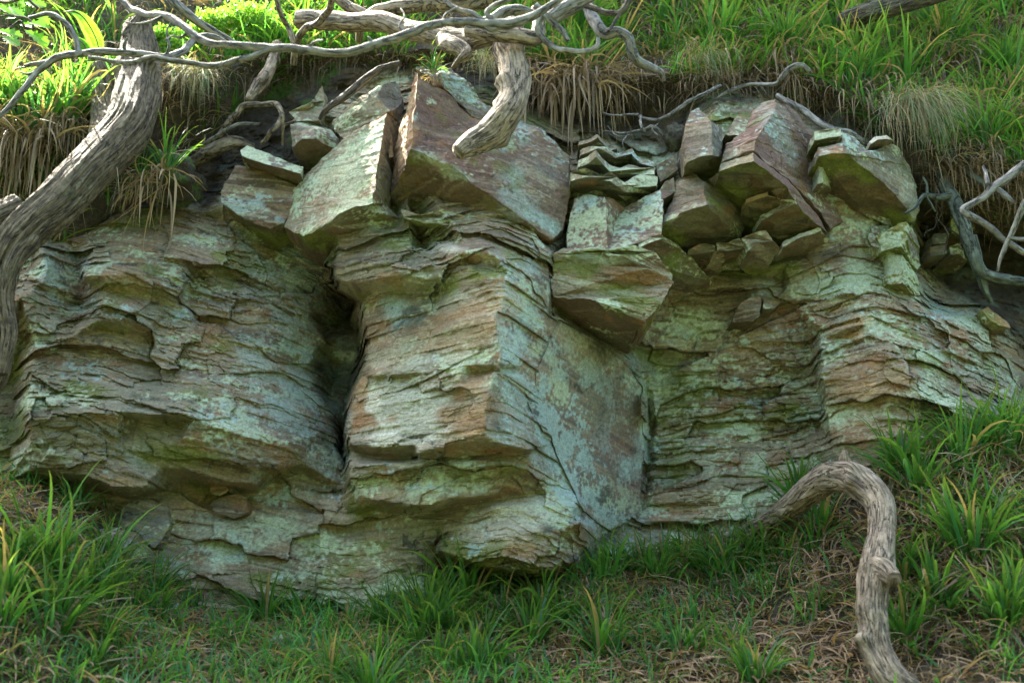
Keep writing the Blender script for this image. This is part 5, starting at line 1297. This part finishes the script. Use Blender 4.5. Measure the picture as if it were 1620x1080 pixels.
# a fist of turf under the isolated tussock
def lumps(name, label, cat, px, py, Y, r, sc_=(1,1,1), seed=0, group=None, cols=((.05,.04,.025),(.06,.11,.02))):
    V = []; n, m = 60, 30
    u, v = np.meshgrid(np.linspace(0, 2*np.pi, n, endpoint=False), np.linspace(0, np.pi, m))
    d = np.stack([np.cos(u)*np.sin(v), np.sin(u)*np.sin(v), np.cos(v)], -1).reshape(-1,3)
    rr = r*(1 + .45*fbm(d[:,0]+seed*3.1, d[:,1], d[:,2], 2.2, 5, 150, .6))
    V = d*rr[:,None]*np.array(sc_)
    idx = np.arange(n*m).reshape(m, n)
    F = np.stack([idx[:-1], idx[1:], np.roll(idx[1:],-1,1), np.roll(idx[:-1],-1,1)], -1).reshape(-1,4)
    k = sst(-.2, .3, fbm(V[:,0], V[:,1], V[:,2], 14, 3, 151+seed))[:,None]
    cc = np.array(cols[0])*(1-k) + np.array(cols[1])*k
    o = link(name, mesh_np(name, V, F, cc, smooth=True), SOIL, loc=P(px, py, Y))
    return tag(o, label, cat, group)
lumps("turf_clod", "brown peaty clod that the isolated skirted tussock grows from", "soil clod", 258, 282, 5.98, .17, (1.1,1.3,.7), 1)
lumps("moss_cushion", "small dark peat ball wedged above the little grey-red block", "moss", 1070, 218, 6.1, .07, (1,1,1), 4, None, ((.07,.06,.04),(.12,.12,.07)))

# repeated tussocks on the bank and on the hillside
for i in range(60):
    while True:                                                    # more of them towards the foot of the rock
        r_, c_ = random.randrange(BANKV.shape[0]), random.randrange(BANKV.shape[1])
        p = BANKV[r_, c_]; px, py = unproj(*p)
        if -60 < px < 1680 and py < 1180 and p[1] > 4.3: break
    fy = np.interp(px, [q[0] for q in FOOT], [q[1] for q in FOOT])
    if py < fy + 4: p = None
    if p is None: continue
    mid_open = 480 < px < 700 and py < 1040
    if random.random() < (.75 if mid_open else .0): continue
    s = random.uniform(.65, 1.15)
    tussock(Vector(p), "green woodrush tuft among dead leaves on the bank below the cliff", "unplaced tufts on the bank", s, random.uniform(.8,1.1), random.uniform(.6,1.2), i, small=random.random() < .55)
for zone, n_, x0_, x1_, y0_, y1_, lb in (("foot", 30, 640, 1300, 4, 70, "leafy woodrush tuft in the row along the foot of the cliff"),
        ("left", 24, -10, 340, 6, 230, "shaded woodrush tuft on the left end of the bank"),
        ("right", 22, 1420, 1630, 10, 330, "lush woodrush tuft on the right end of the bank beyond the arched root"),
        ("mid", 16, 420, 1330, 60, 180, "low woodrush tuft among the brown litter in the lower middle of the bank")):
    for i in range(n_):
        px = random.uniform(x0_, x1_); py = np.interp(px, [q[0] for q in FOOT], [q[1] for q in FOOT]) + random.uniform(y0_, y1_)
        p = cast(px, py, [BV_BANK])
        if p is not None:
            tussock(p, lb, {"foot": "tufts along the foot of the cliff", "left": "tufts on the left end of the bank", "right": "tufts on the right end of the bank", "mid": "tufts in the lower middle of the bank"}[zone], random.uniform(.6, 1.0), 1.1, random.uniform(.7, 1.1), i + 3, small=random.random() < .4)
for i in range(230):
    for _ in range(400):
        r_, c_ = random.randrange(HILLV.shape[0]), random.randrange(HILLV.shape[1])
        p = HILLV[r_, c_]; px, py = unproj(*p)
        if -60 < px < 1680 and -30 < py and p[1] < 7.6 and (px > 860 or random.random() < .4): break
    ty = np.interp(px, [q[0] for q in T], [q[1] for q in T])
    if (py > ty - 32 and px > 130) or (p[1] > 6.6 + .9 and py > 130): continue
    if 250 < px < 860 and random.random() < .6: continue
    s = random.uniform(.8, 1.45)
    tussock(Vector(p), "green woodrush tuft on the hillside turf above the cliff", "tufts on the hillside", s, random.uniform(.8,1.15), random.uniform(.5,1.2), i, small=random.random() < .35)

# pale hair grass hanging over the arching slab
def hair(label, px, py, Y, n, wpx, Lr, seed, group=None):
    r = np.random.default_rng(seed)
    p0 = P(px, py, Y)
    root = np.stack([r.normal(0, rad(wpx, Y)*.5, n), r.normal(0,.05,n), r.normal(0,.02,n)], 1)
    az = r.normal(-1.35, .55, n)
    c_ = dries(n, r)*np.array((1.05,1.15,1.1)); g = r.random(n) < .35; c_[g] = np.array((.16,.24,.12))
    V, F, cc = blades(n, root, az, np.radians(r.uniform(-10,40,n)), r.uniform(1.2,2.0,n), r.uniform(*Lr,n), r.uniform(.0012,.0028,n), 8, r.normal(0,.4,n), c_, None, r, .6)
    o = link("hair_grass", mesh_np("hair_grass", V, F, cc), DRY, loc=p0)
    tag(o, label, "grass", group)
hair("curtain of fine pale hair-like grass hanging over the right end of the arching slab", 1440, 172, 6.05, 520, 50, (.25,.52), 1)
hair("thin straw wisps trailing below the tussock above the upright red block", 1110, 95, 6.2, 150, 45, (.12,.30), 2)
hair("fine dry grass fringe hanging under the turf right of the stump", 305, 120, 6.15, 260, 34, (.15,.34), 3)
hair("fringe of fine roots and dry grass behind the hanging root's elbow", 770, 96, 6.1, 160, 30, (.12,.30), 4)
hair("few long straws dangling over the left buttress from the skirted tussock", 200, 300, 5.7, 10, 14, (.3,.5), 5)

def scatter_on(grid, n, cond, seed):
    r = np.random.default_rng(seed)
    out = []
    a, b = grid.shape[:2]
    while len(out) < n:
        k = 4000
        u = r.uniform(0, a-1.01, k); v = r.uniform(0, b-1.01, k)
        i = u.astype(int); j = v.astype(int); fu = (u-i)[:,None]; fv = (v-j)[:,None]
        p = (grid[i,j]*(1-fv)+grid[i,j+1]*fv)*(1-fu) + (grid[i+1,j]*(1-fv)+grid[i+1,j+1]*fv)*fu
        px, py = unproj(*p.T)
        m = cond(p, px, py)
        out += list(p[m])
    return np.array(out[:n])
r = np.random.default_rng(77)
def mk(name, pts_, kind, mat, col, Lr, Wr, elr, bendr, S=4, power=1.3, azf=None):
    n = len(pts_)
    az = r.uniform(0, 2*np.pi, n) if azf is None else r.normal(azf[0], azf[1], n)
    V, F, cc = blades(n, pts_ + np.array([0,0,-.01]), az, np.radians(r.uniform(*elr,n)), r.uniform(*bendr,n), r.uniform(*Lr,n), r.uniform(*Wr,n), S, r.normal(0,.6,n), col, None, r, power)
    o = link(name, mesh_np(name, V, F, cc), mat); o["kind"] = kind
    return o
clump = lambda p, th, s=3.2, sd=160: fbm(p[:,0], p[:,1], p[:,2], s, 3, sd) > th
bank_c = lambda p, px, py: (px > -120) & (px < 1740) & (py < 1230)
pb = scatter_on(BANKV, 12000, lambda p,px,py: bank_c(p,px,py) & (clump(p, -.02) | (r.random(len(p)) < .12)), 1)
mk("bank_grass", pb, "stuff", GREEN, greens(len(pb), r, (.05,.15,.035), (.13,.33,.065), .12), (.06,.22), (.005,.012), (35,88), (.4,1.9), 5)
pb = scatter_on(BANKV, 32000, bank_c, 2)
mk("leaf_litter", pb + np.array([0,-.005,.012]), "stuff", DRY, dries(len(pb), r)*np.array((1.18,1.12,1.05)), (.05,.20), (.005,.012), (-30,25), (.1,1.3), 4, 1, (-1.57,1.0))
hill_c = lambda p, px, py: (px > -120) & (px < 1740) & (py > -90) & (p[:,1] < 8.5)
ph = scatter_on(HILLV, 13000, lambda p,px,py: hill_c(p,px,py) & (clump(p, .0, 3, 161)), 3)
mk("hillside_grass", ph, "stuff", GREEN, greens(len(ph), r, (.045,.13,.016), (.13,.30,.035), .08), (.10,.30), (.006,.015), (35,88), (.4,1.9), 5)
ph = scatter_on(HILLV, 13000, lambda p,px,py: hill_c(p,px,py) & ((py < np.interp(px, [q[0] for q in T], [q[1] for q in T]) - 24) | ((px > 255) & (px < 345)) | ((px > 815) & (px < 1010)) | ((px > 1075) & (px < 1290)) | (px > 1470) | (px < 120) | (r.random(len(p)) < .1)), 4)
mk("dead_grass", ph + np.array([0,-.005,.01]), "stuff", DRY, dries(len(ph), r), (.06,.24), (.003,.009), (-40,25), (.3,1.6), 4, 1, (-1.57,.9))

lipz = scatter_on(HILLV, 1200, lambda p,px,py: (px > -100) & (px < 1720) & (np.abs(py - np.interp(px, [q[0] for q in T], [q[1] for q in T]) - 4) < 26) & (p[:,1] < 6.75) & (clump(p, -.15, 3.5, 165)) & (((px > 255) & (px < 345)) | ((px > 815) & (px < 1010)) | ((px > 1075) & (px < 1290)) | (px > 1470) | (px < 120) | (r.random(len(p)) < .12)), 8)
mk("dead_leaf_fringe", lipz, "stuff", DRY, dries(len(lipz), r), (.05,.28), (.003,.010), (-75,30), (.1,2.0), 6, .8, (-1.57,.9))
lipz = scatter_on(HILLV, 2600, lambda p,px,py: (px > -100) & (px < 1720) & (np.abs(py - np.interp(px, [q[0] for q in T], [q[1] for q in T]) - 14) < 16) & (p[:,1] < 6.75), 9)
mk("fine_roots", lipz, "stuff", DRY, dries(len(lipz), r)*.5, (.05,.26), (.0012,.003), (-80,60), (.1,2.6), 8, .8, (-1.57,1.6))

# flakes and chips fallen from the face
def chip_mesh(i):
    rk = np.random.default_rng(900+i); n = 9
    a = np.sort(rk.uniform(0, 2*np.pi, n)); rr = rk.uniform(.6, 1.0, n)
    b1 = np.stack([np.cos(a)*rr, np.sin(a)*rr*rk.uniform(.5,.9), rk.uniform(-.05,.05,n)], 1)
    t1 = b1*rk.uniform(.75,.95) + np.array([0,0,rk.uniform(.18,.4)]) + rk.normal(0,.04,(n,3))
    V = np.vstack([b1, t1, [[0,0,0]], [[0,0,t1[:,2].mean()]]])
    k = np.arange(n); k2 = (k+1) % n
    F = np.vstack([np.stack([k,k2,k2+n],1), np.stack([k,k2+n,k+n],1), np.stack([k2,k,k*0+2*n],1), np.stack([k+n,k2+n,k*0+2*n+1],1)])
    V, F = refine(V, F, .12)
    nn = vnormals(V, F); V = V + nn*(.05*fbm(V[:,0]+i*3, V[:,1], V[:,2], 2.5, 4, 920))[:,None]
    x, y, z = V.T
    return mesh_np("rock_chip", V, F, rock_colour(x*.06+i, y*.06, z*.06, ("tan","grey","brown","olive")[i%4], .45, .3, .4, .2, .2, None, 0, .5))
CHIPS = [chip_mesh(i) for i in range(6)]
for m in CHIPS: m.materials.append(ROCK)
for i in range(150):
    px = random.uniform(120, 1350); py = np.interp(px, [q[0] for q in FOOT], [q[1] for q in FOOT]) + abs(random.gauss(0, 26)) - 8
    p = cast(px, py, [BV_BANK])
    if p is None: continue
    o = link("rock_chip", CHIPS[i % 6], None, loc=p + Vector((0,0,-.004))); k = random.uniform(.016,.06) * (1.6 if random.random() < .15 else 1)
    o.scale = (k,k,k); o.rotation_euler = (random.uniform(-.4,.7), random.uniform(-.4,.4), random.uniform(0,6.28))
    tag(o, "small flake of stone lying among the dead leaves at the foot of the cliff", "stone", "flakes fallen from the cliff")

# small-leaved bush, ferns, oak leaves
def leaf_cards(n, centre, radii, size, seed, colf, shell=.5):
    r_ = np.random.default_rng(seed)
    d = r_.normal(0, 1, (n,3)); d /= np.linalg.norm(d, axis=1, keepdims=True)
    rr = (shell + (1-shell)*r_.random(n))
    rr *= 1 + .35*fbm(d[:,0], d[:,1], d[:,2], 2.5, 3, seed)
    c_ = d*rr[:,None]*np.array(radii) + np.array(centre)
    a = r_.normal(0,1,(n,3)); a /= np.linalg.norm(a,axis=1,keepdims=True)
    b = np.cross(a, r_.normal(0,1,(n,3))); b /= np.linalg.norm(b,axis=1,keepdims=True)
    s = (size*r_.uniform(.6,1.3,n))[:,None]
    V = np.stack([c_-a*s, c_-b*s*.5+a*s*.1, c_+a*s, c_+b*s*.5+a*s*.1], 1).reshape(-1,3)
    F = np.arange(n*4).reshape(n,4)
    return V, F, np.repeat(colf(n, r_), 4, 0)
bushc = lambda n, r_: greens(n, r_, (.10,.22,.03), (.24,.42,.05), .02)
def bush(label, spots, seed):
    base = P(spots[0][0], spots[0][1]+20, spots[0][2])
    allV, allF, allC, off = [], [], [], 0
    for i, (px, py, Y, rp, n) in enumerate(spots):
        V, F, c_ = leaf_cards(n, P(px,py,Y)-base, (rad(rp,Y), rad(rp,Y)*.8, rad(rp,Y)*.7), .011, seed+i, bushc, .3)
        allV.append(V); allF.append(F+off); allC.append(c_); off += len(V)
    o = link("bilberry_bush", mesh_np("bilberry_bush", np.vstack(allV), np.vstack(allF), np.vstack(allC)), GREEN, loc=base)
    tag(o, label, "bush")
    # a few wiry stems
    for i in range(6):
        px, py, Y, rp, _ = spots[i % len(spots)]
        V, F, uv = tube_mesh("stem", [(px+random.uniform(-15,15), py+34, Y+.05, 1.6),(px+random.uniform(-12,12), py+8, Y, 1.2),(px+random.uniform(-20,20), py-18, Y-.03, .7)], ns=6, seed=seed+i)
        link("stem", quads_to(V, F, uv, "stem", base), W_DARK, o)
bush("bright yellow-green small-leaved bush sunlit on the turf above the left soil face", [(340,40,6.35,40,2600),(390,30,6.4,45,2600),(430,45,6.38,34,1800),(300,58,6.35,30,1300),(275,75,6.3,26,900)], 400)
bush("small green bush behind the roots at top centre", [(470,12,6.6,26,900),(520,14,6.65,26,900)], 430)
bush("low green small-leaved bush between the splintered stump and the left branches", [(255,58,6.3,26,1000),(180,100,6.1,22,700),(60,60,6.6,40,1600)], 450)
bush("sunlit small-leaved bush in the top left corner behind the oak leaves", [(20,20,6.9,60,2200),(100,30,6.9,50,1800),(160,30,6.8,40,1500)], 470)
def fern(label, pth, plen, seed, Y):
    S = spline([P(a,b,Y+dy) for a,b,dy in pth], 46)
    base = S[0].copy(); vs=[]; fs=[]; cs=[]
    tg = np.gradient(S, axis=0); tg /= np.linalg.norm(tg,axis=1,keepdims=True)
    side = np.cross(tg, np.array([0,-.9,.4])); side /= np.linalg.norm(side,axis=1,keepdims=True)
    for i in range(3, 46):
        t_ = i/45; l_ = plen*math.sin(math.pi*min(1,t_*.9+.12))**.7*(1-.4*t_)
        for sgn in (-1,1):
            a = S[i]; d_ = side[i]*sgn*.9 + tg[i]*.35; d_ /= np.linalg.norm(d_)
            b0 = len(vs); w_ = tg[i]*.0045
            mid_p = a+d_*l_*.55+np.array([0,0,-.12*l_]); tip_p = a+d_*l_+np.array([0,0,-.3*l_])
            vs += [a-w_, a+w_, mid_p+w_*1.2, mid_p-w_*1.2, tip_p]
            fs += [(b0,b0+1,b0+2,b0+3),(b0+3,b0+2,b0+4,b0+4)]
            g_ = random.uniform(.85,1.15); cs += [(.16*g_,.33*g_,.04)]*5
    me = bpy.data.meshes.new("fern")
    me.from_pydata((np.array(vs)-base).tolist(), [], [tuple(dict.fromkeys(f)) for f in fs])
    ca = me.color_attributes.new("Col",'FLOAT_COLOR','POINT'); ca.data.foreach_set("color", np.c_[np.array(cs),np.ones(len(cs))].astype(np.float32).ravel())
    o = link("fern_frond", me, GREEN, loc=base); tag(o, label, "fern")
    V, F, uv = tube_mesh("stalk", [(a,b,Y+dy,1.2) for a,b,dy in pth], ns=6, seed=seed, wob=0, rough=0, ridge=0)
    link("stalk", quads_to(V, F, uv, "stalk", base), W_BARK, o)
fern("sunlit arching fern frond curling over at the top left", [(158,84,0),(152,62,-.02),(142,42,-.05),(130,26,-.08),(116,18,-.1),(100,20,-.12)], .05, 1, 5.3)
fern("short sunlit fern frond left of the arching one", [(138,88,0),(134,74,-.02),(126,64,-.04),(112,56,-.06)], .035, 2, 5.25)
def oak_twig(label, spots, Y, seed):
    rk = random.Random(seed); base = P(spots[0][0], spots[0][1], Y)
    V, F, uv = tube_mesh("oak_twig", [(a, b-6, Y, 2.2) for a, b, *_ in spots], ns=8, seed=seed)
    o = link("oak_twig", quads_to(V, F, uv, "oak_twig", base), W_DARK, loc=base); tag(o, label, "oak twig")
    prof = [(0,0),(.1,.05),(.2,.16),(.27,.10),(.38,.26),(.46,.15),(.58,.32),(.66,.18),(.78,.26),(.84,.14),(.93,.14),(1,0)]
    for (a, b, ln_, ang) in spots:
        c0 = P(a, b, Y + rk.uniform(-.05,.05)); l_ = rad(ln_, Y)
        an = math.radians(ang); d_ = np.array([math.cos(an), rk.uniform(-.3,.3), -math.sin(an)]); d_ /= np.linalg.norm(d_)
        s_ = np.cross(d_, np.array([rk.uniform(-.3,.3), -.8, rk.uniform(.2,.8)])); s_ /= np.linalg.norm(s_)
        nn = np.cross(s_, d_)
        vs=[]; fs=[]
        for t_, w_ in prof:
            cp = c0 + d_*l_*t_ - nn*l_*.10*t_*t_
            vs += [cp + s_*l_*w_ + nn*l_*.06*w_*4, cp, cp - s_*l_*w_ + nn*l_*.06*w_*4]
        for i in range(len(prof)-1):
            k = i*3; fs += [(k,k+1,k+4,k+3),(k+1,k+2,k+5,k+4)]
        me = bpy.data.meshes.new("leaf"); me.from_pydata((np.array(vs)-base).tolist(), [], fs)
        ca = me.color_attributes.new("Col",'FLOAT_COLOR','POINT'); g_ = rk.uniform(.8,1.1)
        ca.data.foreach_set("color", np.tile(np.array((.13*g_,.33*g_,.03,1),dtype=np.float32), len(vs)))
        link("leaf", me, GREEN, o)
oak_twig("oak twig with bright translucent lobed leaves near the top left edge", [(-6,48,44,10),(4,58,40,30),(30,40,40,-5),(38,48,46,25),(52,52,42,45),(44,36,36,5),(8,30,34,-20)], 4.9, 3)
oak_twig("oak twig with darker leaves in the top left corner", [(-10,8,42,20),(14,10,40,40),(40,4,40,15),(60,20,36,50)], 5.2, 5)
def plant(label, px, py, srf, s, seed):
    p = np.array(cast(px, py, srf)); rk = random.Random(seed)
    vs=[]; fs=[]; cs=[]
    for i in range(9):
        a = rk.uniform(0,6.28); e_ = rk.uniform(.2,1.0); d_ = np.array([math.cos(a)*math.cos(e_), -abs(math.sin(a))*math.cos(e_), math.sin(e_)])
        q = d_*s*rk.uniform(.6,1.2); sd = np.cross(d_, [0,0,1]); sd /= np.linalg.norm(sd)+1e-6
        b0=len(vs); l_ = s*.7; w_ = s*.3
        vs += [q*0, q, q+d_*l_*.5+sd*w_, q+d_*l_+np.array([0,0,-.15*l_]), q+d_*l_*.5-sd*w_]
        fs += [(b0+1,b0+2,b0+3,b0+4)]; fs += [(b0,b0+1,b0+2)]
        cs += [(.09,.24,.05)]*5
    me = bpy.data.meshes.new("small_plant"); me.from_pydata([tuple(v) for v in vs], [], fs)
    ca = me.color_attributes.new("Col",'FLOAT_COLOR','POINT'); ca.data.foreach_set("color", np.c_[np.array(cs),np.ones(len(cs))].astype(np.float32).ravel())
    tag(link("small_plant", me, GREEN, loc=p), label, "plant")
plant("small broad-leaved seedling at the bottom right of the arched root's foot", 1440, 1030, B_, .05, 1)
plant("small broad-leaved seedling on the turf near the brightest grass at top right", 1085, 34, H_, .05, 2)

# ------------------------------------------------------------------ trees up the hill behind the brow; their crowns shade the rock
def tree(label, x, y, zb, ht, crown, seed, leaf=.11, dens=1500, group="oaks on the hill above the cliff"):
    r_ = np.random.default_rng(seed)
    root = thing("oak_tree", (x, y, zb), label, "tree", group)
    vs = []; n = 14; ns = 12
    for i in range(n):
        t_ = i/(n-1); rr = .22*(1-t_)**.7+.05
        for k in range(ns):
            a = 2*math.pi*k/ns; vs.append((math.cos(a)*rr*(1+.1*math.sin(3*a))+.2*math.sin(t_*3+seed), math.sin(a)*rr+.15*math.sin(t_*4), t_*ht*.75-.4))
    idx = np.arange(n*ns).reshape(n,ns)
    F = np.stack([idx[:-1], np.roll(idx[:-1],-1,1), np.roll(idx[1:],-1,1), idx[1:]],-1).reshape(-1,4)
    uv = np.array([(v[0]*3, v[2]) for v in vs])
    me = mesh_np("trunk", np.array(vs), F, None, uv, True); link("trunk", me, W_BARK, root)
    Vs=[]; Fs=[]; Cs=[]; off=0
    for (cx, cy, cz, R) in crown:
        V, F, c_ = leaf_cards(int(dens*R*R), (cx-x, cy-y, cz-zb), (R,R,R*(.7 if leaf < .2 else 1.1)), leaf, int(r_.integers(9999)), lambda n, q: greens(n, q, (.04,.10,.015),(.08,.18,.03),0), .2)
        Vs.append(V); Fs.append(F+off); Cs.append(c_); off += len(V)
    link("crown", mesh_np("crown", np.vstack(Vs), np.vstack(Fs), np.vstack(Cs)), CANOPY, root)
tree("broad oak standing up the hill behind the centre", -1.5, 9.5, 7.2, 5, [(-1.6,9.0,9.6,1.5),(-.2,9.2,10.0,1.6),(-1.2,10.6,10.8,1.4)], 1)
tree("second oak up the hill behind the right", 2.2, 9.6, 7.2, 5, [(1.2,9.2,9.6,1.6),(2.8,9.2,9.6,1.7),(2.0,8.4,10.8,1.5),(4.2,9.0,10.0,1.6)], 2)
tree("oak up the hill beyond the far left", -8.6, 9.2, 7.0, 5, [(-7.4,8.5,9.9,1.5),(-8.4,10.5,11,1.5),(-6.6,7.7,9.0,1.1),(-7.2,7.2,7.6,1.1)], 3)

for i, (tx, ty) in enumerate(((-15,-6),(-10,-11),(-4,-13),(2,-12),(8,-12),(14,-8),(18,-1),(-19,1))):  # unseen tree row added to block low sky light and darken undersides
    tree("unseen tall oak added behind the camera to screen low sky light", tx, ty, 0, 9, [(tx,ty,3.6,3.6),(tx+.8,ty-.5,6.6,3.4)], 20+i, .34, 170, "unseen oaks added behind the camera as a light screen")
